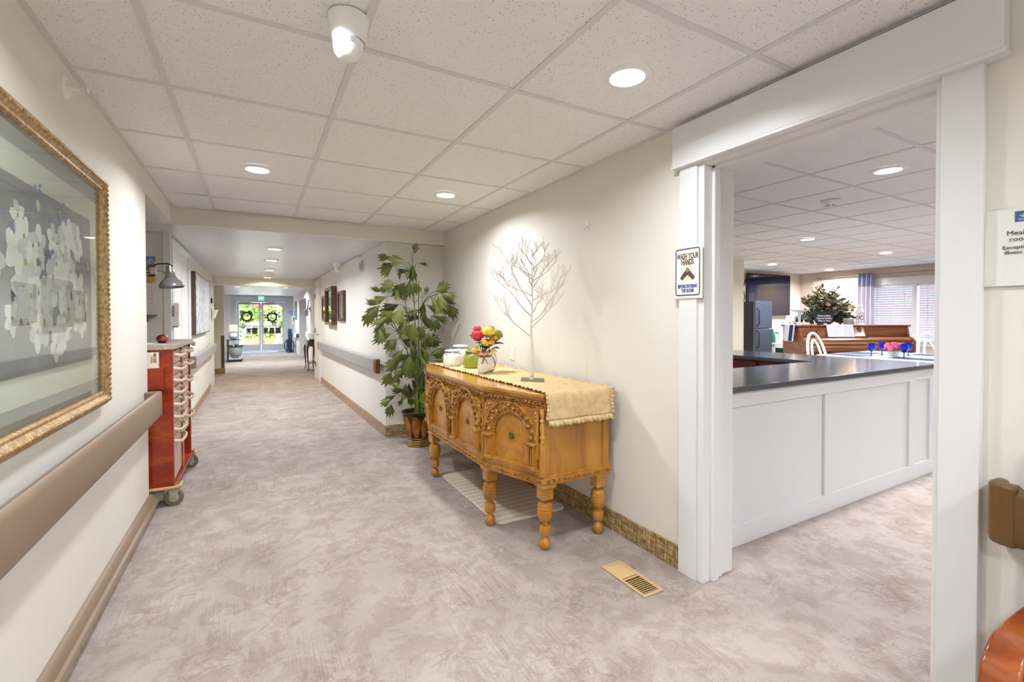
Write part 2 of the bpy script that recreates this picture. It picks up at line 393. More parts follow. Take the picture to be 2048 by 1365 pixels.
sbox('wall_lobby_left', M_WALL, -3.7, -3.6, 10.4, 20, 0, LZ)
sbox('wall_lobby_back', M_WALL, -3.6, -.95, 12.3, 12.4, 0, LZ)
# end wall round the double door
EX0, EX1, EZ, EY = -.66, 1.00, 1.86, 19.9
struct(MB().box(-3.6, EX0, EY, EY+.12, 0, LZ).box(EX1, 1.4, EY, EY+.12, 0, LZ).box(EX0, EX1, EY, EY+.12, EZ, LZ).build('wall_end', M_WALL))
# --- dining room
DX, DYB = 11.6, 6.4
WY0, WY1, WZ0, WZ1 = 2.2, 4.95, .80, 1.93   # window opening in far wall
struct(MB().box(DX, DX+.15, -4.2, WY0, 0, DCEIL+.1).box(DX, DX+.15, WY1, DYB+.1, 0, DCEIL+.1).box(DX, DX+.15, WY0, WY1, 0, WZ0).box(DX, DX+.15, WY0, WY1, WZ1, DCEIL+.1)
       .build('wall_dining_far', mat('wall_warm', (206, 192, 180), .6)))
sbox('wall_dining_back', mat('wall_cream', (214, 206, 192), .6), 7.7, DX, DYB, DYB+.1, 0, DCEIL+.1)
sbox('wall_dining_partition', mat('wall_ivory', (238, 232, 214), .55), XR+.2, 7.75, 5.27, 5.40, 0, DCEIL+.05)
sbox('wall_dining_side', M_WALL, 7.66, 7.75, 5.4, DYB+.1, 0, DCEIL+.05)
sbox('wall_dining_near', M_WALL, XR+.2, DX, -4.3, -4.2, 0, DCEIL+.1)
dceil = sbox('ceiling_dining', M_GAPSHADE, XR+.2, DX+.1, -4.2, DYB+.1, DCEIL+.03, DCEIL+.1)  # backing painted near-black as shade between the tiles
dx = [XR+.2, 2.33]+[2.952+.622*i for i in range(14)]+[DX]
dy = [1.91+.643*j for j in range(-9, 8)]
dy = [-4.2]+[y for y in dy if -4.1 < y < DYB-.05]+[DYB]
for i in range(len(dx)-1):
    for j in range(len(dy)-1):
        if dx[i+1]-dx[i] < .05 or dy[j+1]-dy[j] < .05: continue
        tile(dceil, dx[i], dx[i+1], dy[j], dy[j+1], DCEIL, (random.uniform(-.002, .002), random.uniform(-.002, .002)))
for y in dy[1:-1]:
    MB().box(XR+.2, DX, y-.012, y+.012, DCEIL-.001, DCEIL+.006).build('tee_bar', M_TEE, dceil)
for x in dx[1:-1]:
    MB().box(x-.012, x+.012, -4.2, DYB, DCEIL, DCEIL+.006).build('tee_bar', M_TEE, dceil)

# --- baseboards
def cap_board(name, y0, y1):
    # left wall: carpet cove with a brown vinyl bumper cap
    b = struct(MB().prism([(XL, 0), (XL+.03, 0), (XL+.012, .06), (XL, .06)], y0, y1, 'y').build(name, M_CARPET))
    pr = [(XL, .055), (XL+.022, .052), (XL+.046, .058), (XL+.052, .070), (XL+.046, .080), (XL+.034, .084), (XL+.030, .094), (XL+.022, .108), (XL+.010, .116), (XL, .118)]
    MB().prism(pr, y0, y1+.012, 'y').build('bumper_cap', M_BROWN, b, smooth=40)
cap_board('baseboard_left', -3.3, WE)
sbox('baseboard_right', M_BASE, XR-.014, XR, DY1+.11, 4.885, 0, .115)
sbox('baseboard_niche', M_BASE, 1.187, XR-.014, 4.871, 4.885, 0, .115)
struct(MB().prism([(1.187, 4.871), (1.187, 4.89), (rwx(9.55), 9.55), (rwx(9.55)-.014, 9.55), (1.173, 4.871)], 0, .115).build('baseboard_corridor_right', M_BASE_DAYLIT))
sbox('baseboard_corridor_left', M_BASE_DAYLIT, XC, XC+.014, 5.33, 9.9, 0, .10)
sbox('baseboard_column', M_BASE, -.83, -.625, 12.286, 12.3, 0, .12)
sbox('baseboard_right_near', M_BASE, XR-.014, XR, -3.3, .49, 0, .115)

# --- doorway casing
def casing():
    t = struct(MB().box(XR-.024, XR, 1.470, 1.572, 0, 1.985).build('door_casing_dining', M_TRIM, bevel=.003))
    k = M_TRIM
    MB().box(XR-.026, XR, .497, .590, 0, 1.985).build('side_post', k, t, bevel=.003)
    MB().box(XR-.05, XR, .452, 1.595, 1.985, 2.172).build('header_board', k, t, bevel=.004)
    MB().box(XR-.052, XR, .447, 1.600, 1.972, 1.987).build('header_bead', k, t, bevel=.003)
    # jamb boards lining the opening, with a stop strip
    MB().box(XR-.012, XR+.13, 1.438, 1.47, 0, 1.985).build('jamb', k, t, bevel=.003)
    MB().box(XR+.045, XR+.085, 1.424, 1.44, 0, 1.97).build('stop_strip', k, t, bevel=.003)
    MB().box(XR+.12, XR+.215, 1.446, 1.49, 0, 1.985).build('jamb', k, t, bevel=.003)
    MB().box(XR+.2, XR+.22, 1.462, 1.55, 0, 1.985).build('back_casing', k, t, bevel=.003)
    MB().box(XR-.012, XR+.215, .59, .606, 0, 1.985).build('jamb', k, t, bevel=.003)
    MB().box(XR-.01, XR+.215, .60, 1.45, 1.962, 1.99).build('jamb', k, t, bevel=.003)
    MB().box(XR+.045, XR+.085, .60, 1.44, 1.948, 1.966).build('stop_strip', k, t, bevel=.003)
    MB().box(XR+.2, XR+.225, .52, 1.55, 1.985, 2.09).build('back_casing', k, t, bevel=.003)
    MB().box(XR+.1, XR+.125, .604, .608, .93, 1.02).build('strike_plate', M_STEEL, t)
casing()

# ================================================================== CEILING FIXTURES
LAMPS = []
def lamp(x, y, z, label, power=1., r=.092, group='recessed ceiling lights', col=(.95, .98, 1.0)):
    t = thing('recessed_light', label, 'ceiling light', (x, y, z), group=group)
    MB().lathe([(r*.70, -.010), (r*.74, -.013), (r*.97, -.006), (r, -.001), (r, 0), (r*.70, 0)], (x, y, z), 32, cap=False).build('trim_ring', M_WHITEPL, t, smooth=50)
    MB().lathe([(r*.71, -.009), (.002, -.0095)], (x, y, z), 32, cap=False).build('diffuser', M_LED, t)
    ld = bpy.data.lights.new('lamp_light', 'AREA'); ld.shape = 'DISK'; ld.size = r*1.5; ld.energy = LAMP_W*power; ld.color = col; ld.spread = math.radians(160)
    lo = bpy.data.objects.new('lamp_light', ld); COL.objects.link(lo); lo.parent = t; lo.location = (0, 0, -.016)
    return t
lamp(1.262, 1.350, CEIL-.001, 'large lit recessed ceiling light nearest the dining doorway', .55)
lamp(.016, 3.30, CEIL-.001, 'lit recessed ceiling light on the left of the tiled hall')
lamp(1.262, 3.30, CEIL-.001, 'lit recessed ceiling light on the right, above the sideboard')
for x, y, l in ((.016, 1.35, 'recessed ceiling light over the left handrail, just above the view'), (.016, -.62, 'recessed ceiling light behind the viewer on the left'), (1.262, -.62, 'recessed ceiling light behind the viewer on the right'),
                (.016, -2.4, 'recessed ceiling light at the hall end behind the viewer, left'), (1.262, -2.4, 'recessed ceiling light at the hall end behind the viewer, right')):
    lamp(x, y, CEIL-.001, l)
lamp(.19, 5.92, LOW-.001, 'first recessed light in the plaster corridor ceiling', 1.2)
lamp(.19, 7.10, LOW-.001, 'second recessed light along the plaster corridor ceiling', 1.2)
lamp(.20, 8.55, LOW-.001, 'third recessed light along the plaster corridor ceiling', 1.2)
lamp(.20, 10.1, LOW-.001, 'warm recessed light washing the far beam', .9, col=(1, .80, .52))
lamp(-.42, 14.4, LZ-.001, 'recessed light on the left of the lobby ceiling', 2.3)
lamp(.72, 14.4, LZ-.001, 'recessed light on the right of the lobby ceiling', 2.3)
lamp(.2, 17.8, LZ-.001, 'recessed light added to brighten the lobby end by the glass doors', 2.6)  # extra lamp, added because the end wall was too dark
for x, y, l in ((3.93, 1.57, 'nearest recessed light in the dining room ceiling'), (6.45, 3.47, 'recessed light in the dining ceiling beyond the smoke detector'),
                (8.9, 5.45, 'recessed light in the dining ceiling above the television'), (11.0, 5.45, 'recessed light in the dining ceiling near the far corner'),
                (8.95, 3.60, 'recessed light in the dining ceiling towards the window'), (3.93, -1.0, 'unseen dining ceiling light right of the doorway, boosted for the counter front'),
                (6.45, .9, 'recessed light in the dining ceiling beside the doorway'), (8.95, .9, 'recessed light in the dining ceiling by the window wall')):
    lamp(x, y, DCEIL-.001, l, 4.2 if y < 0 else 2.6, r=.11, group='recessed dining room lights', col=(.96, .98, 1))  # the unseen lamp at negative y is stronger to brighten the counter front
def smoke(x, y, z, label, r=.055):
    t = thing('smoke_detector', label, 'smoke detector', (x, y, z))
    MB().lathe([(r, 0), (r*.98, -.008), (r*.55, -.036), (r*.5, -.040)], (x, y, z), 24).build('housing', M_WHITEPL, t, smooth=40)
    MB().lathe([(r*.42, -.038), (r*.42, -.050), (r*.3, -.053)], (x, y, z), 20).build('sensor_cap', M_WHITEPL, t, smooth=40)
    for a in range(6):
        c = math.cos(a*PI/3), math.sin(a*PI/3)
        MB().box(x+c[0]*r*.43-.004, x+c[0]*r*.43+.004, y+c[1]*r*.43-.004, y+c[1]*r*.43+.004, z-.047, z-.041).build('sensor_slot', M_BLACK, t)
smoke(4.53, 2.24, DCEIL-.001, 'white smoke detector on the dining room ceiling', .075)
smoke(.22, 9.35, LOW-.001, 'white smoke detector before the far beam', .075)
smoke(.13, 13.5, LZ-.001, 'small grey detector on the lobby ceiling', .075)
# ================================================================== NEAR HALL OBJECTS
def pane_mat(name, tint=(255, 255, 255), f0=.04, rough=.0):
    m = bpy.data.materials.new(name); m.use_nodes = True; MATS[name] = m; n = m.node_tree
    for x in list(n.nodes): n.nodes.remove(x)
    o = n.nodes.new('ShaderNodeOutputMaterial'); mx = n.nodes.new('ShaderNodeMixShader'); lw = n.nodes.new('ShaderNodeLayerWeight'); lw.inputs[0].default_value = .5
    pw = n.nodes.new('ShaderNodeMath'); pw.operation = 'POWER'; pw.inputs[1].default_value = 5
    ma = n.nodes.new('ShaderNodeMath'); ma.operation = 'MULTIPLY_ADD'; ma.inputs[1].default_value = 1-f0; ma.inputs[2].default_value = f0
    t = n.nodes.new('ShaderNodeBsdfTransparent'); t.inputs[0].default_value = (*lin(tint), 1); g = n.nodes.new('ShaderNodeBsdfGlossy'); g.inputs['Roughness'].default_value = rough
    n.links.new(lw.outputs['Facing'], pw.inputs[0]); n.links.new(pw.outputs[0], ma.inputs[0]); n.links.new(ma.outputs[0], mx.inputs[0])
    n.links.new(t.outputs[0], mx.inputs[1]); n.links.new(g.outputs[0], mx.inputs[2]); n.links.new(mx.outputs[0], o.inputs[0])
    return m
M_PANE = pane_mat('glass_pane'); M_PICGLASS = pane_mat('picture_glass', (240, 243, 241), .06)

# ---- hand rails
def rail_profile(n=1):
    # (offset from wall, z) rounded board
    return [(.045, .645), (.052, .633), (.066, .630), (.080, .636), (.086, .650), (.086, .768), (.081, .784), (.070, .792), (.056, .788), (.046, .776)]
def handrail_left():
    y0, y1 = -3.2, 3.62
    t = thing('handrail', 'long brown vinyl handrail below the flower picture', 'handrail', (XL, 0, .71))
    pr = [(XL+a, b) for a, b in rail_profile()]
    MB().prism(pr[::-1], y0, y1, 'y').build('grip', M_BROWN, t, smooth=50)
    # end return that curls back to the wall
    MB().prism([(XL, y1+.012), (XL, y1-.03), (XL+.045, y1-.03), (XL+.045, y1), (XL+.086, y1), (XL+.082, y1+.022), (XL+.066, y1+.036), (XL+.02, y1+.040)][::-1], .633, .790, 'z').build('end_return', M_BROWN, t, bevel=.008)
    for y in (-2.2, -1, .2, 1.4, 2.6):
        MB().box(XL, XL+.05, y-.03, y+.03, .66, .74).build('bracket', M_BROWN, t, bevel=.004)
handrail_left()
def handrail_right_near():
    t = thing('handrail', 'brown vinyl handrail with a wrapped end beside the dining doorway', 'handrail', (XR, .3, .71))
    pr = [(XR-a, b+.005) for a, b in rail_profile()]
    MB().prism(pr, -3.2, .415, 'y').build('grip', M_BROWNCAP, t, smooth=50)
    MB().prism([(XR, .468), (XR-.05, .472), (XR-.074, .462), (XR-.087, .44), (XR-.088, .405), (XR-.04, .405), (XR-.04, .435), (XR, .44)], .634, .800, 'z').build('end_return', M_BROWNCAP, t, bevel=.012, bseg=3)
handrail_right_near()
def handrail_corridor_right():
    t = thing('handrail', 'grey handrail with a brown end block on the right corridor wall', 'handrail', (1.13, 7, .72))
    a, b = (rwx(4.97), 4.97), (rwx(9.5), 9.5)
    def sec(p, off): return p[0]-off
    for nm, m_, y0, y1, gr in (('grip', M_GREYRAIL, 5.03, 9.5, 0), ('end_block', M_BROWNCAP, 4.93, 5.03, .003)):
        mb = MB(); prof = [(.045-gr, .668-gr), (.082+gr, .668-gr), (.088+gr, .682), (.088+gr, .80), (.082+gr, .812+gr), (.045-gr, .812+gr)]
        n = len(prof); vs = [(rwx(y)-o, y, z) for y in (y0, y1) for o, z in prof]
        mb.add(vs, [tuple(range(n)), tuple(range(n, 2*n))[::-1]]+[(i, n+i, n+(i+1) % n, (i+1) % n) for i in range(n)])
        mb.build(nm, m_, t, fixn=True, bevel=.004)
    for y in (5.4, 6.6, 7.8, 9.0):
        MB().box(rwx(y)-.05, rwx(y)+.005, y-.03, y+.03, .70, .78).build('bracket', M_GREYRAIL, t)
handrail_corridor_right()
def handrail_corridor_left():
    t = thing('handrail', 'grey handrail on the left corridor wall below the textured art panel', 'handrail', (XC, 8, .72))
    MB().box(XC+.045, XC+.088, 6.70, 9.98, .655, .795).build('grip', M_GREYRAIL, t, bevel=.008)
    MB().box(XC, XC+.09, 6.62, 6.70, .652, .798).build('end_block', mat('taupe_cap', (120, 106, 92), .4), t, bevel=.008)
    for y in (7.2, 8.2, 9.2): MB().box(XC, XC+.05, y-.03, y+.03, .68, .76).build('bracket', M_GREYRAIL, t)
handrail_corridor_left()

# ---- framed flower picture
def picture():
    y0, y1, z0, z1 = 1.25, 2.70, .870, 1.872; x = XL
    t = thing('framed_picture', 'large gilt-framed painting of white flowers behind glass on the left wall', 'picture', (x, (y0+y1)/2, z0))
    gold = mat('gilt_frame', [(142, 112, 72), (190, 160, 114)], .42, metal=.4, noise=(60, .35, .65), bump=(120, .25, .002))
    M2 = mat('gilt_dark', (128, 88, 48), .4, metal=.5)
    prof = [(0, 0), (0, .020), (.008, .028), (.020, .034), (.034, .036), (.042, .028), (.046, .024), (.056, .026), (.062, .016), (.066, .010), (.066, 0)]  # (inset, height)
    mb = MB(); n = len(prof); cor = [(y0, z0, 1, 1), (y1, z0, -1, 1), (y1, z1, -1, -1), (y0, z1, 1, -1)]
    vs = [(x+h, cy+sy*i, cz+sz*i) for cy, cz, sy, sz in cor for i, h in prof]
    fs = []
    for k in range(4):
        a, b = k*n, ((k+1) % 4)*n
        fs += [(a+i, b+i, b+(i+1) % n, a+(i+1) % n) for i in range(n)]
    mb.add(vs, fs).build('frame', gold, t, smooth=35, fixn=True)
    # carved leaf beads along the frame
    bd = MB()
    def bead(y, z, along):
        bd.sphere((x+.036, y, z), .011, 6, 4, (.6, 1.0 if along else .75, .75 if along else 1.0))
    k = int((y1-y0-.05)/.022)
    for i in range(k+1):
        yy = y0+.025+(y1-y0-.05)*i/k; bead(yy, z0+.027, True); bead(yy, z1-.027, True)
    k = int((z1-z0-.05)/.022)
    for i in range(k+1):
        zz = z0+.025+(z1-z0-.05)*i/k; bead(x and y1-.027, zz, False); bead(y0+.027, zz, False)
    o = bd.build('carved_beading', gold, t, smooth=60)
    MB().box(x+.001, x+.006, y0+.05, y1-.05, z0+.05, z1-.05).build('outer_mat', mat('grey_mat_board', (158, 162, 156), .8), t)
    cm = mat('cream_mat_board', (222, 222, 208), .8)
    iy0, iy1, iz0, iz1 = y0+.10, y1-.085, z0+.125, z1-.125
    w = .088
    def rag(v): return v+random.uniform(-.004, .004)
    MB().box(x+.006, x+.009, iy0, iy1, iz0, iz1).build('inner_mat', cm, t)
    py0, py1, pz0, pz1 = iy0+w, iy1-w, iz0+w, iz1-w
    M_PAINT = mat('painting_ground', [(120, 118, 114), (164, 160, 154), (138, 138, 140)], .7, noise=(3.2, .32, .7, 1.2))
    pg = MB().box(x+.009, x+.0105, py0, py1, pz0, pz1).build('painting', M_PAINT, t)
    # printed flowers: flat petals
    wh = [mat('petal_white', (242, 240, 232), .7), mat('petal_shade', (214, 212, 212), .7), mat('blossom_blue', (112, 128, 168), .7), mat('leaf_grey', (96, 106, 110), .7), mat('flower_heart', (186, 160, 92), .7)]
    fl = MB(); rnd = random.Random(3); lay = [0]
    def disc(y, z, ry, rz, a, mi, nn=9, wob=.18):
        lay[0] += 1; h = x+.0106+lay[0]*4e-6; vs = [(h, y, z)]
        for q in range(nn):
            tt = 2*PI*q/nn; rr = 1+rnd.uniform(-wob, wob); c, s_ = math.cos(tt)*ry*rr, math.sin(tt)*rz*rr
            vs.append((h, y+c*math.cos(a)-s_*math.sin(a), z+c*math.sin(a)+s_*math.cos(a)))
        fl.mi = mi; fl.add(vs, [(0, 1+q, 1+(q+1) % nn) for q in range(nn)])
    cy, cz = (py0+py1)/2+.12, (pz0+pz1)/2+.03
    for q in range(150):
        a, r = rnd.uniform(0, 2*PI), rnd.uniform(.05, 1)
        disc(cy+math.cos(a)*r*.40, cz+math.sin(a)*r*.26, rnd.uniform(.006, .02), rnd.uniform(.006, .02), a, rnd.choice([2, 2, 3, 3, 1]))
    for q in range(40):
        a = rnd.uniform(.3, 2.9); r = rnd.uniform(.5, 1.0)
        disc(cy+math.cos(a)*r*.42, cz+.05+math.sin(a)*r*.24, rnd.uniform(.006, .013), rnd.uniform(.008, .016), a, 2)
    for q in range(46):
        a, r = rnd.uniform(0, 2*PI), rnd.uniform(0, 1)**.6
        fy, fz, s_ = cy+math.cos(a)*r*.40, cz-.02+math.sin(a)*r*.24, rnd.uniform(.046, .078)
        if not (py0+.06 < fy < py1-.06 and pz0+.06 < fz < pz1-.06): continue
        a0 = rnd.uniform(0, 2*PI)
        for p in range(5):
            b = a0+p*2*PI/5; disc(fy+math.cos(b)*s_*.55, fz+math.sin(b)*s_*.55, s_*.52, s_*.40, b, 0 if p % 2 or rnd.random() < .4 else 1)
        disc(fy, fz, s_*.16, s_*.16, 0, 4)
    fl.build('printed_flowers', wh, pg, fixn=False)['kind'] = 'stuff'
    MB().box(x+.0145, x+.0165, y0+.055, y1-.055, z0+.055, z1-.055).build('glass', M_PICGLASS, t)
picture()

# ---- side-wall sprinkler heads
def sprinkler(x, y, z, d, label):
    t = thing('sprinkler', label, 'sprinkler', (x, y, z))
    MB().lathe([(.043, 0), (.043, .003*d), (.036, .008*d), (.022, .010*d), (.012, .004*d)], (x, y, z), 24, 'x').build('escutcheon', M_WHITEPL, t, smooth=50, fixn=True)
    MB().lathe([(.009, 0), (.009, .035*d), (.006, .04*d)], (x, y, z), 12, 'x').build('barrel', M_WHITEPL, t, smooth=50, fixn=True)
    mb = MB()
    for s_ in (-1, 1): mb.tube([(x+.036*d, y, z), (x+.048*d, y+.011*s_, z), (x+.066*d, y, z)], .0025, 6)
    mb.build('yoke_arms', M_WHITEPL, t, smooth=60)
    MB().box(x+.066*d-.001, x+.066*d+.001, y-.013, y+.013, z-.008, z+.010).box(x+.05*d, x+.075*d, y-.015, y+.015, z+.009, z+.011).build('deflector', M_WHITEPL, t)
sprinkler(XL, 2.295, 2.105, 1, 'white side-wall sprinkler head above the flower picture')
sprinkler(XC, 6.35, 1.945, 1, 'small side-wall sprinkler head above the left corridor door')

# ---- ceiling camera dome at the top edge
def dome(x, y, z, label, s_=1., tilt=.25):
    t = thing('security_camera', label, 'camera', (x, y, z), world=False)
    MB().lathe([(.062*s_, 0), (.060*s_, -.012*s_), (.053*s_, -.05*s_), (.049*s_, -.075*s_)], (0, 0, 0), 28).build('body', M_WHITEPL, t, smooth=40)
    o = MB().lathe([(.046*s_, .0), (.046*s_, -.02*s_), (.040*s_, -.045*s_), (.026*s_, -.064*s_), (.012*s_, -.068*s_)], (0, 0, 0), 28).build('tilted_eyeball', M_WHITEPL, t, smooth=40)
    o.location = (0, 0, -.07*s_); o.rotation_euler = (-tilt, tilt*.7, 0)
    MB().lathe([(.048*s_, -.074*s_), (.0485*s_, -.078*s_), (.046*s_, -.079*s_)], (0, 0, 0), 28, cap=False).build('seam_ring', mat('seam_grey', (150, 150, 148), .5), t)
    MB().box(-.004, .004, -.052*s_, -.047*s_, -.095*s_, -.08*s_).build('latch', mat('seam_grey', (150, 150, 148), .5), t)
dome(.262, 1.52, CEIL, 'white sensor dome on the tiled ceiling at the top edge', 1.)
dome(1.04, 7.11, LOW, 'small white camera dome under the plaster ceiling on the right', .9)

# ---- sign on the left casing post
def wash_sign():
    x, y0, y1, z0, z1 = XR-.0285, 1.432, 1.600, 1.342, 1.595; yc = (y0+y1)/2
    t = thing('notice_sign', 'laminated wash your hands sign taped to the white door casing', 'sign', (x, yc, z0))
    MB().box(x, x+.0015, y0, y1, z0, z1).build('laminate', mat('laminate_edge', (226, 224, 206), .2, coat=.3), t)
    MB().box(x-.0006, x, y0+.006, y1-.006, z0+.008, z1-.006).build('paper', mat('sign_paper', (238, 236, 218), .5), t)
    blue = mat('sign_blue', (58, 78, 146), .5); br = mat('sign_brown', (92, 74, 62), .5)
    def ring(y0, y1, z0, z1, r, w, nm, m_):
        def loop(i):
            pts = []
            for cy, cz, a0 in ((y0+r, z0+r, PI), (y1-r, z0+r, 1.5*PI), (y1-r, z1-r, 0), (y0+r, z1-r, .5*PI)):
                for k in range(5):
                    a = a0+k*PI/8; pts.append((x-.0012, cy+(r-i)*math.cos(a), cz+(r-i)*math.sin(a)))
            return pts
        A, B = loop(0), loop(w); n = len(A)
        MB().add(A+B, [(i, (i+1) % n, n+(i+1) % n, n+i) for i in range(n)]).build(nm, m_, t)
    ring(y0+.012, y1-.012, z0+.013, z1-.013, .014, .0065, 'blue_border', blue)
    for s_, z, sz, m_ in (('WASH YOUR', z1-.052, .034, br), ('HANDS', z1-.080, .034, br), ('BEFORE ENTERING', z0+.058, .0215, blue), ('THIS ROOM', z0+.037, .0215, blue)):
        o = place(text_mesh(s_, sz, m_, bold=.028*sz), 'lettering', t, (x-.0013, yc, z), FACE_MX, (.62, 1.12, 1))
    # two hands and bubbles
    hm = MB()
    for sgn in (-1, 1):
        def P(a, b): return (x-.0014-(.0002 if sgn > 0 else 0), yc+sgn*a, (z0+z1)/2-.012+b)
        quad = [[(-.030+.0, -.028), (-.044, -.016), (-.028, .004), (-.012, -.010)],
                [(-.030, .002), (-.012, -.012), (.006, .004), (-.010, .020)]]
        for q in quad: hm.add([P(*p) for p in q], [(0, 1, 2, 3)])
        for k in range(4):
            a = (-.012+.006*k, .016-.006*k); hm.add([P(a[0]-.003, a[1]-.003), P(a[0]+.003, a[1]+.001), P(a[0]+.017, a[1]+.017), P(a[0]+.012, a[1]+.018)], [(0, 1, 2, 3)])
    hm.build('hands_picture', br, t)
    for (a, b, r) in ((-.032, .020, .007), (-.014, .034, .006), (.012, .040, .008), (.026, .030, .0055), (-.002, .050, .004), (.036, .012, .005), (.024, .050, .003)):
        MB().tube([(x-.0013, yc+a+r*math.cos(q*PI/8), (z0+z1)/2-.012+b+r*math.sin(q*PI/8)) for q in range(16)], .0005, 4, closed=True).build('bubble', blue, t)
wash_sign()
def paper_notice():
    x, y0, y1, z0, z1 = XR-.008, .26, .4965, 1.337, 1.550; yc = (y0+y1)/2
    t = thing('paper_notice', 'white paper notice about meals taped right of the doorway', 'sign', (x, yc, z0))
    MB().box(x, x+.001, y0, y1, z0, z1).build('paper', mat('notice_paper', (224, 225, 220), .45), t, solid=0)
    ink = mat('notice_ink', (70, 66, 62), .6)
    for s_, z, sz, yl in (('Meals served in', 1.4815, .0185, .4525), ('rooms only for', 1.4645, .0185, .4475), ('Exceptions made due to', 1.4425, .0145, .4605), ('illness to residents', 1.4285, .0145, .4565)):
        place(text_mesh(s_, sz, ink, align='LEFT', bold=-.0001), 'lettering', t, (x-.0008, yl, z), FACE_MX)
    MB().box(x-.0006, x, .375, .437, 1.511, 1.540).build('blue_emblem', mat('emblem_blue', (72, 90, 146), .5), t)
    mb = MB(); rr = random.Random(2)
    for k in range(7):
        a = .4+k*.35; mb.tube([(x-.0009, .412, 1.521), (x-.0009, .412+.012*math.cos(a), 1.521+.009*math.sin(a)), (x-.0009, .412+.019*math.cos(a+.3), 1.522+.012*math.sin(a+.2))], [.0004, .0011, .0005], 4)
    mb.tube([(x-.0009, .43, 1.518), (x-.0009, .412, 1.5155), (x-.0009, .396, 1.517)], .0008, 4)
    mb.build('emblem_tree', M_WHITEPL, t)
paper_notice()

# ---- wooden armchair at the lower right corner
def armchair():
    t = thing('armchair', 'polished brown wooden armchair with a curled arm in the lower right corner', 'chair', (1.58, .12, 0))
    wd = wood_mat('chair_wood', (84, 34, 10), (128, 58, 18), (160, 84, 32), .22, (8, 8, 8), .5)
    fab = mat('chair_fabric', (58, 64, 58), .9)
    for y in (.335, -.155):
        pth = [(1.72, y, .540), (1.62, y, .542), (1.53, y, .545), (1.455, y, .546), (1.40, y, .538), (1.362, y, .512), (1.348, y, .47), (1.355, y, .42), (1.375, y, .37), (1.40, y, .33)]
        hw = [.027, .028, .029, .030, .031, .032, .032, .030, .027, .025]; fine = []; fw_ = []
        for i in range(len(pth)-1):     # smooth the path
            p0, p1, p2, p3 = (Vector(pth[max(i-1, 0)]), Vector(pth[i]), Vector(pth[i+1]), Vector(pth[min(i+2, len(pth)-1)]))
            for q in range(4):
                s_ = q/4; fine.append(.5*((2*p1)+(p2-p0)*s_+(2*p0-5*p1+4*p2-p3)*s_*s_+(3*p1-p0-3*p2+p3)*s_**3)); fw_.append(hw[i]+(hw[i+1]-hw[i])*s_)
        pth = fine+[Vector(pth[-1])]; hw = fw_+[hw[-1]]; mb = MB(); n = len(pth)
        for i, p in enumerate(pth):
            a = Vector(pth[max(i-1, 0)]); b = Vector(pth[min(i+1, n-1)]); d = (b-a).normalized(); nn = Vector((-d.z, 0, d.x)); p = Vector(p)
            th = .017
            mb.v += [tuple(p+nn*th+Vector((0, -hw[i], 0))), tuple(p+nn*th+Vector((0, hw[i], 0))), tuple(p-nn*th+Vector((0, hw[i], 0))), tuple(p-nn*th+Vector((0, -hw[i], 0)))]
        for i in range(n-1):
            for k in range(4): mb.f.append((4*i+k, 4*i+(k+1) % 4, 4*i+4+(k+1) % 4, 4*i+4+k)); mb.fm.append(0)
        mb.f += [(3, 2, 1, 0), tuple(4*(n-1)+k for k in range(4))]; mb.fm += [0, 0]
        mb.build('armrest', wd, t, fixn=True, bevel=.008, bseg=3, smooth=30)
    for x, y in ((1.40, .325), (1.40, -.145), (1.705, .325), (1.705, -.145)):
        MB().prism([(x-.02, y-.02), (x+.02, y-.02), (x+.02, y+.02), (x-.02, y+.02)], 0, .95 if x > 1.7 else .345).build('leg', wd, t, bevel=.005)
    MB().box(1.375, 1.70, -.115, .295, .345, .395).build('seat', fab, t, bevel=.018, bseg=3)
    MB().box(1.38, 1.71, -.135, .315, .305, .345).build('seat_rail', wd, t, bevel=.005)
    MB().box(1.675, 1.71, -.105, .305, .46, .92).build('backrest', fab, t, bevel=.015, bseg=3)
    MB().box(1.68, 1.72, -.15, .35, .91, .96).build('top_rail', wd, t, bevel=.008)
armchair()

# ---- floor register
def register():
    x0, x1, y0, y1 = 1.500, 1.622, 1.49, 1.782
    t = thing('floor_vent', 'tan metal floor register set in the carpet beside the doorway', 'vent', ((x0+x1)/2, (y0+y1)/2, 0))
    tan = mat('vent_tan', (196, 168, 118), .4)
    MB().box(x0+.012, x1-.012, y0+.012, y1-.012, .0006, .0012).build('duct_shade_plate', mat('duct_shade', (36, 22, 8), .6), t)  # dark plate on the floor, painted as the shade of a duct opening
    MB().box(x0, x1, y0, y0+.016, .0004, .006).box(x0, x1, y1-.016, y1, .0004, .006).box(x0, x0+.016, y0+.016, y1-.016, .0004, .006).box(x1-.016, x1, y0+.016, y1-.016, .0004, .006).build('frame', tan, t, bevel=.002)
    ym = (y0+y1)/2
    MB().box(x0+.016, x1-.016, ym-.005, ym+.005, .002, .006).build('divider', tan, t)
    for k in range(20):
        y = y0+.024+k*(y1-y0-.048)/19
        if abs(y-ym) < .008: continue
        s_ = .0042 if y > ym else -.0042
        MB().obox(((x0+x1)/2, y, .0036), ((x1-x0)/2-.014, 0, 0), (0, s_, .0016), (0, .0003, .0006)).build('louvre', tan, t)
register()

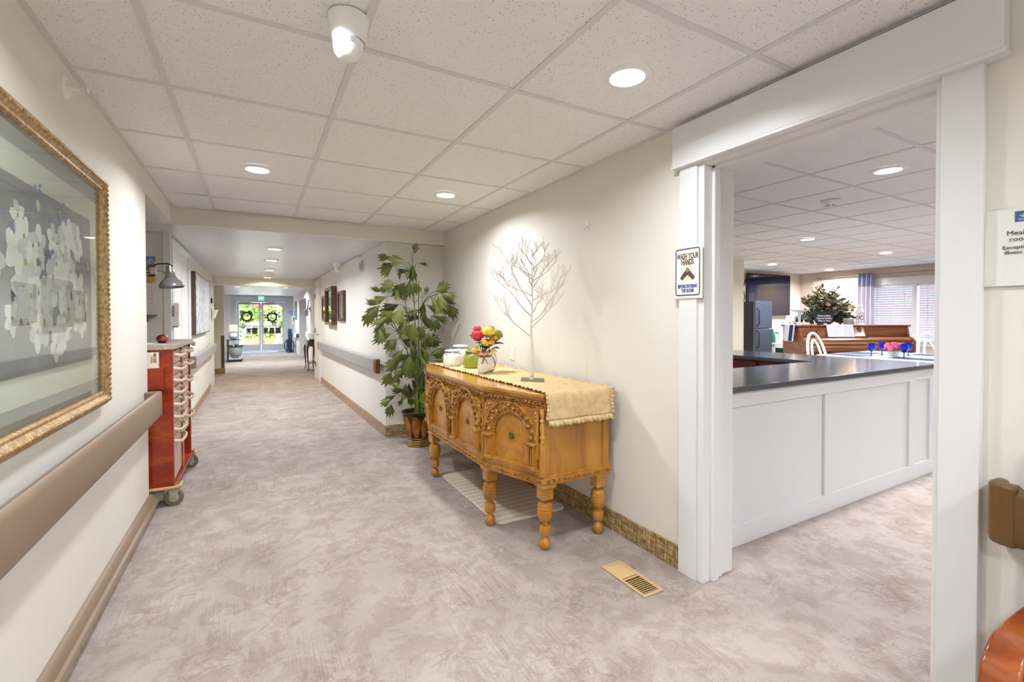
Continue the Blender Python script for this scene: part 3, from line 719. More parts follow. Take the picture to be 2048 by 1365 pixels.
# ---- wall hook and switch plate on the niche wall
def hook():
    t = thing('wall_hook', 'small white adhesive hook high on the niche wall', 'hook', (XR, 2.312, 1.80))
    MB().box(XR-.004, XR, 2.302, 2.322, 1.80, 1.87).build('base_plate', M_WHITEPL, t, bevel=.003)
    MB().tube([(XR-.004, 2.312, 1.83), (XR-.012, 2.312, 1.812), (XR-.022, 2.312, 1.808), (XR-.028, 2.312, 1.82)], .004, 8).build('hook_arm', M_WHITEPL, t, smooth=60)
hook()
def plate(x, y, z, d, label, ax='x', kind='light switch', w=.07, h=.115):
    t = thing('light_switch' if 'switch' in kind else 'wall_outlet', label, kind, (x, y, z))
    if ax == 'x':
        MB().box(x, x+d*.006, y-w/2, y+w/2, z-h/2, z+h/2).build('cover_plate', M_WHITEPL, t, bevel=.002)
        MB().box(x+d*.006, x+d*.009, y-.017, y+.017, z-.033, z+.033).build('rocker', M_WHITEPL, t, bevel=.001)
    else:
        MB().box(x-w/2, x+w/2, y, y+d*.006, z-h/2, z+h/2).build('cover_plate', M_WHITEPL, t, bevel=.002)
        MB().box(x-.017, x+.017, y+d*.006, y+d*.009, z-.033, z+.033).build('rocker', M_WHITEPL, t, bevel=.001)
plate(XR, 3.278, .965, -1, 'white wall plate above the sideboard beside the birch tree', kind='wall outlet')
plate(7.46, 5.27, 1.19, -1, 'white light switch on the cream dining partition', ax='y')
# ================================================================== SIDEBOARD AND WHAT STANDS ON IT
OAK = wood_mat('honey_oak', (140, 86, 20), (176, 120, 40), (196, 142, 58), .26, (9, 9, 1.6), .35)
OAKH = wood_mat('honey_oak_top', (156, 100, 32), (192, 138, 56), (212, 160, 80), .2, (9, 1.6, 9), .45)
BURL = mat('burl_veneer', [(160, 104, 28), (192, 138, 54), (178, 122, 42)], .25, coat=.4, noise=(14, .3, .7, 1.5))
CARVE = mat('carved_oak', [(104, 60, 16), (198, 140, 64)], .35, coat=.2, noise=(55, .38, .6), bump=(90, .35, .004))
BRASS = mat('antique_brass', (150, 122, 66), .3, metal=1)
SA, SB, SC_, SD, SE, SF = (1.325, 2.045), (1.19, 2.475), (1.19, 3.46), (1.325, 3.90), (1.77, 3.90), (1.77, 2.045)
OUT = [SA, SF, SE, SD, SC_, SB]            # ccw seen from above
def offset_poly(P, d):
    n = len(P); r = []
    for i in range(n):
        a, b, c = Vector(P[i-1]), Vector(P[i]), Vector(P[(i+1) % n])
        e0 = (b-a).normalized(); e1 = (c-b).normalized(); n0 = Vector((e0.y, -e0.x)); n1 = Vector((e1.y, -e1.x))
        m = (n0+n1); m = m/(m.length**2)*2; r.append((b.x+m.x*d, b.y+m.y*d))
    return r
def sideboard():
    t = thing('sideboard', 'carved honey oak sideboard with arched doors on turned legs', 'sideboard', (1.5, 2.97, 0))
    MB().prism(offset_poly(OUT, -.006), .40, .812).build('carcass', OAK, t)
    # top: slab with moulded edge
    top = MB()
    for d, z0, z1 in ((.004, .806, .820), (.016, .818, .832), (.026, .830, .850)): top.prism(offset_poly(OUT, d), z0, z1)
    top.build('top', OAKH, t, bevel=.004)
    # base moulding
    bm_ = MB()
    for d, z0, z1 in ((.010, .355, .372), (.016, .370, .395), (.008, .393, .408)): bm_.prism(offset_poly(OUT, d), z0, z1)
    base = bm_.build('base_moulding', OAK, t, bevel=.003)
    # facade sections
    def face(P, Q):
        P, Q = Vector((*P, 0)), Vector((*Q, 0)); e = (Q-P).normalized(); nrm = Vector((e.y, -e.x, 0))
        if nrm.x > 0 and abs(nrm.x) > .3: nrm = -nrm
        M = Matrix(((e.x, nrm.x, 0, P.x), (e.y, nrm.y, 0, P.y), (0, 0, 1, 0), (0, 0, 0, 1)))
        return M, (Q-P).length
    # lunette carving round the base and leaf row under the top
    for P, Q in ((SA, SF), (SB, SA), (SC_, SB), (SD, SC_)):
        M, L = face(P, Q)
        if (P, Q) == (SA, SF): M = Matrix(((1, 0, 0, SA[0]), (0, -1, 0, SA[1]), (0, 0, 1, 0), (0, 0, 0, 1)))
        n = int(L/.034); mb = MB(); fr = MB()
        for k in range(n):
            u = (k+.5)*L/n
            mb.tube([(u-.012, .017, .373), (u-.010, .0185, .384), (u, .019, .390), (u+.010, .0185, .384), (u+.012, .017, .373)], .0028, 5)
            mb.sphere((u, .016, .378), .006, 6, 4, (1, .6, 1))
        mb.xf(M).build('lunette_carving', CARVE, base, smooth=60)
        if (P, Q) == (SA, SF): continue
        n = int(L/.026)
        for k in range(n):
            u = (k+.5)*L/n
            fr.sphere((u, .004, .793), .0105, 6, 4, (.8, .7, 1.0)); fr.sphere((u+.5*L/n, .003, .785), .005, 6, 3, (1, 1, 1))
        fr.box(0, L, -.004, .010, .800, .806).box(0, L, -.004, .006, .772, .777)
        fr.xf(M).build('frieze_carving', CARVE, t, smooth=60)
    # doors
    def door(P, Q, label=None):
        M, w = face(P, Q)
        d = MB().box(.012, w-.012, -.006, .003, .412, .768).xf(M).build('door', BURL, t)
        Mo = M; M = M @ Matrix.Diagonal((1, 1.7, 1, 1)); uc = w/2; a = w/2-.088; zs, zb, zt = .588, .448, .766
        # surround with arched opening
        mb = MB(); K = 20; inner = [(uc-a, zb), (uc-a, zs)]+[(uc-a*math.cos(PI*k/K), zs+a*.98*math.sin(PI*k/K)) for k in range(1, K)]+[(uc+a, zs), (uc+a, zb)]
        o0, o1 = .014, w-.014
        def outer(p):
            u, z = p
            if z <= zs: return (o0 if u < uc else o1, z)
            ang = math.atan2(z-zs, u-uc); c, s_ = math.cos(ang), math.sin(ang)
            tx = (o1-uc)/abs(c) if abs(c) > 1e-6 else 9; tz = (zt-zs)/s_ if s_ > 1e-6 else 9; r_ = min(tx, tz)
            return (uc+c*r_, zs+s_*r_)
        out = [outer(p) for p in inner]; n = len(inner)
        vs = [(u, .013, z) for u, z in inner]+[(u, .013, z) for u, z in out]+[(u, .002, z) for u, z in inner]
        fs = [(i, i+1, n+i+1, n+i) for i in range(n-1)]+[(i+1, i, 2*n+i, 2*n+i+1) for i in range(n-1)]
        mb.add(vs, fs).box(o0, o1, .002, .010, .412, zb-.012).box(o0, o1, .002, .015, zb-.014, zb)
        mb.xf(M).build('arch_surround', OAK, d, fixn=True)
        # archivolt: two rolls with a vine of leaves between
        av = MB(); r0, r1 = a+.010, a+.056
        for r_, q in ((r0, .004), (r1, .0045)):
            av.tube([(uc-r_*math.cos(PI*k/24), .015, zs+r_*math.sin(PI*k/24)*.99) for k in range(25)], q, 6)
        for k in range(15):
            an = PI*(k+.5)/15; rm = (r0+r1)/2+(.008 if k % 2 else -.008)
            av.sphere((uc-rm*math.cos(an), .015, zs+rm*math.sin(an)*.99), .0125, 6, 4, (1, .55, 1))
            rm = (r0+r1)/2-(.012 if k % 2 else -.012)
            av.sphere((uc-rm*math.cos(an+.03), .014, zs+rm*math.sin(an+.03)*.99), .006, 5, 3, (1, .6, 1))
        av.xf(M).build('arch_carving', CARVE, d, smooth=60)
        scl = MB(); N = 22
        for k in range(N):
            an = PI*(k+.5)/N; scl.sphere((uc-(a-.004)*math.cos(an), .008, zs+(a-.004)*.98*math.sin(an)), .0085, 6, 4, (1, .7, 1))
        scl.xf(M).build('scalloped_edge', OAK, d, smooth=60)
        for s_ in (-1, 1):   # spandrel leaves
            sp = MB()
            for (du, dz, r_) in ((.0, .0, .014), (-.020, .004, .011), (.004, -.024, .011), (-.036, .006, .008), (.008, -.044, .008)):
                sp.sphere((uc+s_*(w/2-.040+du), .012, zt-.022+dz), r_, 6, 4, (1, .5, 1))
            sp.xf(M).build('spandrel_carving', CARVE, d, smooth=60)
        for s_ in (-1, 1):   # fluted pilasters with capital and foot
            pu = uc+s_*(a+.030); pm = MB().box(pu-.024, pu+.024, .010, .018, zb, zs-.016)
            for f_ in (-.014, 0, .014): pm.box(pu+f_-.004, pu+f_+.004, .017, .0215, zb+.014, zs-.03)
            pm.xf(M).build('pilaster', OAK, d)
            MB().box(pu-.034, pu+.034, .008, .030, zs-.016, zs-.004).box(pu-.030, pu+.030, .008, .026, zs-.024, zs-.014).xf(M).build('capital', OAK, d, bevel=.002)
            MB().box(pu-.030, pu+.030, .008, .024, zb-.012, zb+.008).xf(M).build('plinth', OAK, d, bevel=.002)
        # ring pull
        M = Mo; zk = .588; kn = MB().lathe([(.022, .003), (.021, .006), (.016, .008), (.009, .008), (.008, .012), (.003, .013)], (0, 0, 0), 20, 'y')
        kn.xf(M @ Matrix.Translation((uc, 0, zk))).build('pull_rosette', BRASS, d, smooth=50, fixn=True)
        MB().tube([(uc+.0135*math.cos(q*PI/8), .0125, zk-.004+.015*math.sin(q*PI/8)) for q in range(16)], .0022, 6, closed=True).xf(M).build('ring_pull', BRASS, d, smooth=60)
        MB().box(w-.022, w-.016, .018, .026, .455, .50).xf(M).build('hinge', BRASS, d)
    mid = (SB[0], (SB[1]+SC_[1])/2)
    door(SB, SA); door(mid, SB); door(SC_, mid); door(SD, SC_)
    # turned half columns on the corners
    for (x, y) in (SA, SB, mid, SC_, SD):
        cx = x-.010
        pr = [(.011, .585), (.014, .592), (.010, .60), (.016, .612), (.016, .622), (.009, .632), (.013, .65), (.017, .672), (.010, .694), (.015, .70), (.015, .708), (.008, .716), (.012, .73), (.014, .75), (.012, .77)]
        MB().lathe(pr, (cx, y-(.008 if (x, y) == SA else 0), 0), 12).build('turned_baluster', OAK, t, smooth=50)
        if (x, y) != mid: MB().box(cx-.012, cx+.02, y-.014, y+.014, .408, .586).build('corner_stile', OAK, t, bevel=.003)
    # near side stiles
    MB().box(SA[0]+.004, SA[0]+.040, SA[1]-.004, SA[1]+.01, .408, .806).box(SF[0]-.040, SF[0], SF[1]-.004, SF[1]+.01, .408, .806).build('end_stile', OAK, t, bevel=.002)
    # legs
    prof = [(.004, 0), (.018, .003), (.029, .018), (.032, .036), (.027, .054), (.016, .066), (.013, .072), (.022, .078), (.030, .082), (.033, .090), (.033, .126), (.030, .134), (.016, .140), (.013, .146), (.024, .152), (.036, .164), (.042, .186), (.043, .214), (.0405, .216), (.0405, .220), (.043, .222), (.042, .232), (.0395, .234), (.0395, .238), (.041, .240), (.036, .256), (.020, .264), (.015, .272), (.022, .280)]
    for (x, y) in ((SA[0]+.03, SA[1]+.03), (SB[0]+.034, SB[1]+.005), (SC_[0]+.034, SC_[1]-.005), (SD[0]+.03, SD[1]-.03), (SE[0]-.045, SE[1]-.035), (SF[0]-.045, SF[1]+.035)):
        lg = MB().lathe(prof, (x, y, 0), 16).build('leg', OAK, t, smooth=40)
        MB().prism([(x-.034, y-.034), (x+.034, y-.034), (x+.034, y+.034), (x-.034, y+.034)], .276, .345).build('leg_block', OAK, lg if False else t, bevel=.004)
        MB().box(x-.045, x+.045, y-.045, y+.045, .340, .358).build('leg_plate', OAK, t, bevel=.003)
sideboard()
# ---- runner cloth
TZ = .8525
def runner():
    cloth = mat('linen_runner', [(196, 168, 122), (212, 188, 144)], .9, noise=(30, .35, .65), bump=(300, .3, .001))
    t = thing('table_runner', 'ruffled cream linen runner along the sideboard top, draped over its near end', 'table runner', (1.55, 2.9, TZ))
    x0, x1, yn, yf = 1.335, 1.755, 2.012, 3.86
    mb = MB(); N = 70
    path = [(yf, 0)]+[(yf+(yn-yf)*k/N, 0) for k in range(1, N+1)]
    drop = []
    for k in range(1, 13): drop.append((yn-.012*math.sin(min(1, k/3)*PI/2)-.004*k/12, -.012*k+.008*(1 if k < 2 else 0)))
    path += drop
    W_ = 16
    def pt(i, j):
        y, dz = path[j]; f = i/W_
        wob = .0012*math.sin(y*23+i)+.0010*math.sin(i*1.9+y*41)
        xx = x0+(x1-x0)*f+.004*math.sin(y*9)
        if dz < 0: xx += .006*math.sin(j*.8)*(f-.5); wob2 = .004*math.sin(f*9+j*.3)*min(1, -dz*8)
        else: wob2 = 0
        return (xx, y-wob2, TZ+.002+abs(wob)+dz)
    nj = len(path)
    vs = [pt(i, j) for j in range(nj) for i in range(W_+1)]; w = W_+1
    mb.add(vs, [(j*w+i, j*w+i+1, (j+1)*w+i+1, (j+1)*w+i) for j in range(nj-1) for i in range(W_)])
    mb.build('cloth', cloth, t, smooth=80, solid=.002)
    # ruffles: two long edges on the top, then the hanging hem
    for s_, nm in ((0, 'ruffle'), (1, 'ruffle')):
        rf = MB(); K = 330; vs = []
        for k in range(K+1):
            j = k/K*(nj-1); j0 = int(j); j1 = min(j0+1, nj-1); fr = j-j0
            a, b = Vector(pt(0 if s_ == 0 else W_, j0)), Vector(pt(0 if s_ == 0 else W_, j1)); p = a.lerp(b, fr)
            amp = .0042*math.sin(k*.9)+.002*math.sin(k*.37+1)
            d = -1 if s_ == 0 else 1
            hang = path[j0][1] < 0
            vs += [tuple(p), (p.x+d*.016+amp*.3, p.y+(amp if hang else 0)-(.004 if hang else 0), p.z+(.0045+amp if not hang else 0))]
        rf.add(vs, [(2*k, 2*k+2, 2*k+3, 2*k+1) for k in range(K)]).build(nm, cloth, t, smooth=80, solid=.0012)
    rf = MB(); K = 110; vs = []
    for k in range(K+1):
        f = k/K; i = f*W_; i0 = int(i); i1 = min(i0+1, W_); p = Vector(pt(i0, nj-1)).lerp(Vector(pt(i1, nj-1)), i-i0)
        amp = .006*math.sin(k*.85)+.003*math.sin(k*.33)
        vs += [tuple(p), (p.x+.002*math.sin(k), p.y-.004+amp*.5, p.z-.014), (p.x+.003*math.sin(k), p.y-.006+amp, p.z-.030+.003*math.sin(k*.5))]
    rf.add(vs, [q for k in range(K) for q in ((3*k, 3*k+3, 3*k+4, 3*k+1), (3*k+1, 3*k+4, 3*k+5, 3*k+2))]).build('hem_ruffle', cloth, t, smooth=80, solid=.0012)
runner()
JZ = TZ+.0055
def jar(x, y, r, h, col, label):
    t = thing('ribbed_jar', label, 'jar', (x, y, JZ), group='ribbed glass jars on the sideboard')
    g = mat('jar_'+str(col[0])+str(col[2]), col, .18, coat=.5, spec=.6)
    prof = [(r*.86, 0), (r*.97, .006), (r, .02), (r, h*.52), (r*.96, h*.66), (r*.80, h*.76), (r*.74, h*.80)]
    mb = MB(); seg = 48
    for rr, hh in prof:
        for k in range(seg):
            q = 1+(.028*math.cos(k*2*PI/seg*16) if 0 < hh < h*.7 else 0)
            mb.v.append((x+rr*q*math.cos(2*PI*k/seg), y+rr*q*math.sin(2*PI*k/seg), JZ+hh))
    for i in range(len(prof)-1):
        for k in range(seg): mb.f.append((i*seg+k, i*seg+(k+1) % seg, (i+1)*seg+(k+1) % seg, (i+1)*seg+k)); mb.fm.append(0)
    mb.f.append(tuple(range(seg))[::-1]); mb.fm.append(0)
    mb.build('body', g, t, smooth=70)
    MB().lathe([(r*.76, h*.79), (r*.78, h*.80), (r*.78, h*.86), (r*.76, h*.87)], (x, y, JZ), 32).build('wire_collar', M_STEEL, t, smooth=40)
    MB().lathe([(r*.80, h*.87), (r*.84, h*.89), (r*.84, h*.93), (r*.70, h*.97), (r*.2, h)], (x, y, JZ), 32).build('lid', g, t, smooth=40)
    mb = MB()
    for s_ in (-1, 1): mb.tube([(x+s_*r*.05, y-r*.80, JZ+h*.84), (x+s_*r*.5, y-r*.9, JZ+h*.74), (x+s_*r*.9, y-r*.55, JZ+h*.70), (x+s_*r*.82, y, JZ+h*.83)], .0022, 6)
    mb.build('clasp_wire', M_STEEL, t, smooth=60)
jar(1.415, 3.57, .072, .135, (236, 236, 230), 'white ribbed jar at the front of the sideboard runner')
jar(1.545, 3.70, .082, .165, (228, 226, 214), 'taller white ribbed jar partly hidden behind the others')
jar(1.50, 3.335, .076, .142, (146, 156, 42), 'olive green ribbed jar between the white jars and the vase')
def vase():
    x, y = 1.455, 3.02
    t = thing('flower_vase', 'white pitcher vase tied with brown ribbon, holding yellow, red and green flowers', 'vase', (x, y, JZ))
    wht = mat('crackle_white', (232, 228, 216), .35, bump=(60, .1, .002)); rib = mat('brown_ribbon', (150, 92, 50), .4)
    MB().lathe([(.052, 0), (.056, .004), (.057, .03), (.052, .09), (.045, .13), (.046, .15), (.052, .162), (.047, .160), (.040, .145)], (x, y, JZ), 32).build('pitcher', wht, t, smooth=60)
    MB().tube([(x+.045, y-.01, JZ+.135), (x+.075, y-.012, JZ+.125), (x+.085, y-.012, JZ+.085), (x+.075, y-.01, JZ+.04), (x+.054, y-.005, JZ+.025)], .007, 8).build('handle', wht, t, smooth=60)
    mb = MB()
    mb.lathe([(.0475, .108), (.0485, .110), (.0480, .122), (.047, .124)], (x, y, JZ), 32)
    for s_ in (-1, 1):
        mb.tube([(x-.03, y-.037, JZ+.117), (x-.03+s_*.022, y-.052, JZ+.13), (x-.03+s_*.028, y-.050, JZ+.110), (x-.03, y-.04, JZ+.115)], .006, 6, flat=.3)
        mb.tube([(x-.03, y-.040, JZ+.114), (x-.028+s_*.010, y-.050, JZ+.09), (x-.028+s_*.024, y-.055, JZ+.065)], .006, 6, flat=.3)
    mb.tube([(x+.05, y-.02, JZ+.11), (x+.07, y-.025, JZ+.06), (x+.06, y-.03, JZ+.016), (x-.02, y-.09, JZ+.009), (x-.075, y-.135, JZ+.009)], .007, 6, flat=.3)
    mb.build('ribbon', rib, t, smooth=60)
    # blooms
    def bloom(px, py, pz, r, col, kind):
        m_ = mat('bloom_%d_%d' % (col[0], col[1]), [col, tuple(min(255, int(c*1.16)) for c in col)], .6, noise=(40, .4, .6))
        fl = MB(); rr = random.Random(int(px*1e4))
        fl.sphere((px, py, pz), r*.72, 10, 7)
        nl = 4 if kind == 'rose' else 3
        for lay in range(nl):
            n = 5+lay; rad = r*(.45+.55*lay/(nl-1)); el = 1.2-.9*lay/(nl-1)
            for k in range(n):
                a = 2*PI*k/n+lay*.5+rr.uniform(-.1, .1); d = Vector((math.cos(a)*math.cos(el), math.sin(a)*math.cos(el), math.sin(el)))
                c = Vector((px, py, pz))+d*rad*.72; u = d.cross(Vector((0, 0, 1))).normalized(); v = u.cross(d)
                def pf(s_, q):
                    s2, q2 = (s_-.5)*2, (q-.5)*2; ed = 1-.35*q*abs(s2)**2
                    return tuple(c+u*s2*r*.46*ed+v*q2*r*.48+d*(r*.26*(1-s2*s2-.5*q2*q2)))
                fl.grid(pf, 4, 4)
        o = fl.build('bloom', m_, t, smooth=80); return o
    bloom(x-.075, y-.03, JZ+.262, .050, (186, 40, 62), 'rose')
    bloom(x-.005, y-.055, JZ+.288, .052, (222, 184, 74), 'rose')
    bloom(x-.040, y-.075, JZ+.215, .030, (214, 172, 60), 'tulip')
    bloom(x+.005, y-.080, JZ+.212, .031, (208, 158, 48), 'tulip')
    bloom(x+.055, y-.030, JZ+.235, .036, (212, 164, 50), 'tulip')
    bloom(x+.085, y-.005, JZ+.262, .055, (126, 134, 48), 'rose')
    bloom(x+.060, y+.045, JZ+.305, .040, (140, 148, 66), 'tulip')
    bloom(x-.045, y+.035, JZ+.308, .034, (176, 66, 70), 'tulip')
    hm = mat('pale_yellow_cluster', (228, 200, 110), .7); cl = MB(); rr = random.Random(4)
    for k in range(16): cl.sphere((x-.105+rr.uniform(-.025, .02), y-.06+rr.uniform(-.02, .02), JZ+.178+rr.uniform(-.025, .022)), .011, 6, 4)
    cl.build('blossom_cluster', hm, t, smooth=80)
    lf = mat('bouquet_leaf', [(38, 74, 34), (70, 112, 52)], .45, noise=(20, .4, .6))
    for k, (dx_, dy_, dz_, L_) in enumerate(((-.05, -.06, .19, .07), (.075, -.05, .200, .075), (-.02, -.085, .235, .07), (.03, -.085, .225, .07), (-.08, -.045, .215, .06), (.045, -.07, .17, .065), (-.045, -.08, .165, .06), (.0, -.06, .180, .07), (.09, .02, .21, .06), (-.06, .03, .25, .07))):
        d = Vector((dx_, dy_, .03)).normalized(); s_ = Vector((-d.y, d.x, .2)).normalized(); o_ = Vector((x+dx_*.4, y+dy_*.4, JZ+dz_-.01)); up = d.cross(s_)
        def pf(a, b): return tuple(o_+d*L_*1.3*a+s_*(b-.5)*.055*math.sin(PI*min(1, a*.9+.08))-up*(.012*(a-.4)**2*4)+up*abs(b-.5)*.01)
        MB().grid(pf, 6, 2).build('leaf', lf, t, smooth=80, solid=.0012)
    st = MB()
    for k in range(7):
        a = k*2*PI/7; st.tube([(x+.02*math.cos(a), y+.02*math.sin(a), JZ+.12), (x+.05*math.cos(a), y+.05*math.sin(a), JZ+.25)], .003, 5)
    st.build('stems', lf, t)
    # butterfly and paper blossom on the rim
    bw = mat('butterfly_orange', [(60, 44, 34), (206, 108, 54)], .5, noise=(60, .4, .55))
    for s_ in (-1, 1):
        MB().add([(x-.062, y-.06, JZ+.150), (x-.062+s_*.03-.004, y-.068, JZ+.184), (x-.062+s_*.036, y-.066, JZ+.160), (x-.062+s_*.022, y-.064, JZ+.136)], [(0, 1, 2, 3)]).build('butterfly_wing', bw, t, solid=.001)
        MB().add([(x-.02, y-.068, JZ+.150), (x-.02+s_*.028, y-.070, JZ+.170), (x-.02+s_*.032, y-.066, JZ+.15), (x-.02+s_*.018, y-.066, JZ+.138)], [(0, 1, 2, 3)]).build('butterfly_wing', bw, t, solid=.001)
    pb = mat('cream_petal', (232, 218, 170), .6)
    for k in range(5):
        a = k*2*PI/5; c = Vector((x+.03, y-.058, JZ+.150)); d = Vector((math.cos(a), -.2, math.sin(a)*.8))
        def pf(q, w_): return tuple(c+d*q*.036+Vector((-d.z, 0, d.x))*(w_-.5)*.036*math.sin(PI*min(1, q+.12)))
        MB().grid(pf, 4, 2).build('petal', pb, t, smooth=80, solid=.001)
vase()
def birch():
    x, y = 1.525, 2.485; z0 = JZ
    t = thing('birch_tree', 'white artificial birch twig tree on a flat square base', 'decorative tree', (x, y, z0))
    bark = mat('birch_bark', [(96, 84, 76), (222, 214, 204)], .7, noise=(26, .30, .42), stretch=(1, 1, 2.2)); tw = mat('birch_twig', (206, 198, 188), .7)
    MB().prism([(x-.088, y-.01), (x+.01, y-.13), (x+.098, y+.01), (x-.005, y+.125)], z0, z0+.003).build('base_plate', mat('plate_bronze', (104, 94, 76), .45, metal=.3), t)
    H_ = .755
    trunk = [(x+.004*math.sin(k*.9), y+.004*math.cos(k*1.3), z0+H_*k/12) for k in range(13)]
    MB().tube(trunk, [.0125-.0112*(k/12)**.9 for k in range(13)], 10).build('trunk', bark, t, smooth=60)
    rr = random.Random(11)
    def twig(mb, p, d, L_, r, dep):
        n = 5; pts = [p]; q = Vector(p); dd = Vector(d)
        for k in range(n):
            dd = (dd+Vector((rr.uniform(-.28, .28), rr.uniform(-.28, .28), rr.uniform(-.10, .20)))).normalized(); q = q+dd*L_/n; pts.append(q.copy())
        mb.tube(pts, [r*(1-.62*k/n) for k in range(n+1)], 5 if dep < 2 else 4)
        if dep < 3:
            for k in range(2, n+1):
                for _ in range(1 if dep == 0 else (2 if rr.random() < .45 else 1)):
                    a = Vector((rr.uniform(-1, 1), rr.uniform(-1, 1), rr.uniform(.0, .9))).normalized()
                    twig(mb, pts[k], (dd*.8+a*.75).normalized(), L_*rr.uniform(.34, .52), r*.5, dep+1)
    spec = [(.27, 2.9, .25, .30), (.33, .1, .22, .24), (.40, 2.6, .30, .24), (.42, .35, .28, .33), (.47, 3.5, .24, .30), (.50, -.5, .22, .22), (.53, 2.2, .27, .24), (.57, .8, .22, .22), (.60, 3.8, .23, .25), (.62, -.2, .20, .21), (.66, 2.7, .19, .2), (.70, .3, .15, .17), (.73, 3.4, .14, .16), (.78, 1.0, .11, .12), (.54, 4.6, .2, .2), (.64, 1.6, .18, .18), (.37, 5.2, .22, .22)]
    for h, a, L_, k_ in spec:
        mb = MB(); el = .50
        twig(mb, Vector((x, y, z0+h*1.0)), Vector((math.cos(a)*math.cos(el), math.sin(a)*.7*math.cos(el), math.sin(el))), L_*1.05, .0042, 0)
        mb.build('branch', tw, t, smooth=60)
birch()
# ---- anti fatigue mat under the sideboard
def floor_mat():
    x0, x1, y0, y1 = 1.262, 1.765, 2.44, 3.43
    pts = []; r = .05
    for cx, cy, a0 in ((x0+r, y0+r, PI), (x1-r, y0+r, 1.5*PI), (x1-r, y1-r, 0), (x0+r, y1-r, .5*PI)):
        for k in range(6): a = a0+k*PI/10; pts.append((cx+r*math.cos(a), cy+r*math.sin(a)))
    m, n, b, tc, new = nodes_of('striped_mat', .6); L = n.links.new
    mp = mapping(n, tc); wv = new('ShaderNodeTexWave', Scale=5.2, Distortion=.6, bands_direction='Y'); wv.inputs['Detail'].default_value = 1
    L(mp.outputs[0], wv.inputs['Vector']); r_ = ramp(n, [(.2, (198, 188, 172)), (.5, (208, 199, 184)), (.9, (217, 209, 195))]); L(wv.outputs['Fac'], r_.inputs['Fac']); L(r_.outputs['Color'], b.inputs['Base Color'])
    o = MB().prism(pts, .0, .014).build('floor_mat', m, bevel=.005)
    tag(o, 'cream striped cushioned mat on the carpet under the sideboard', 'mat')
floor_mat()
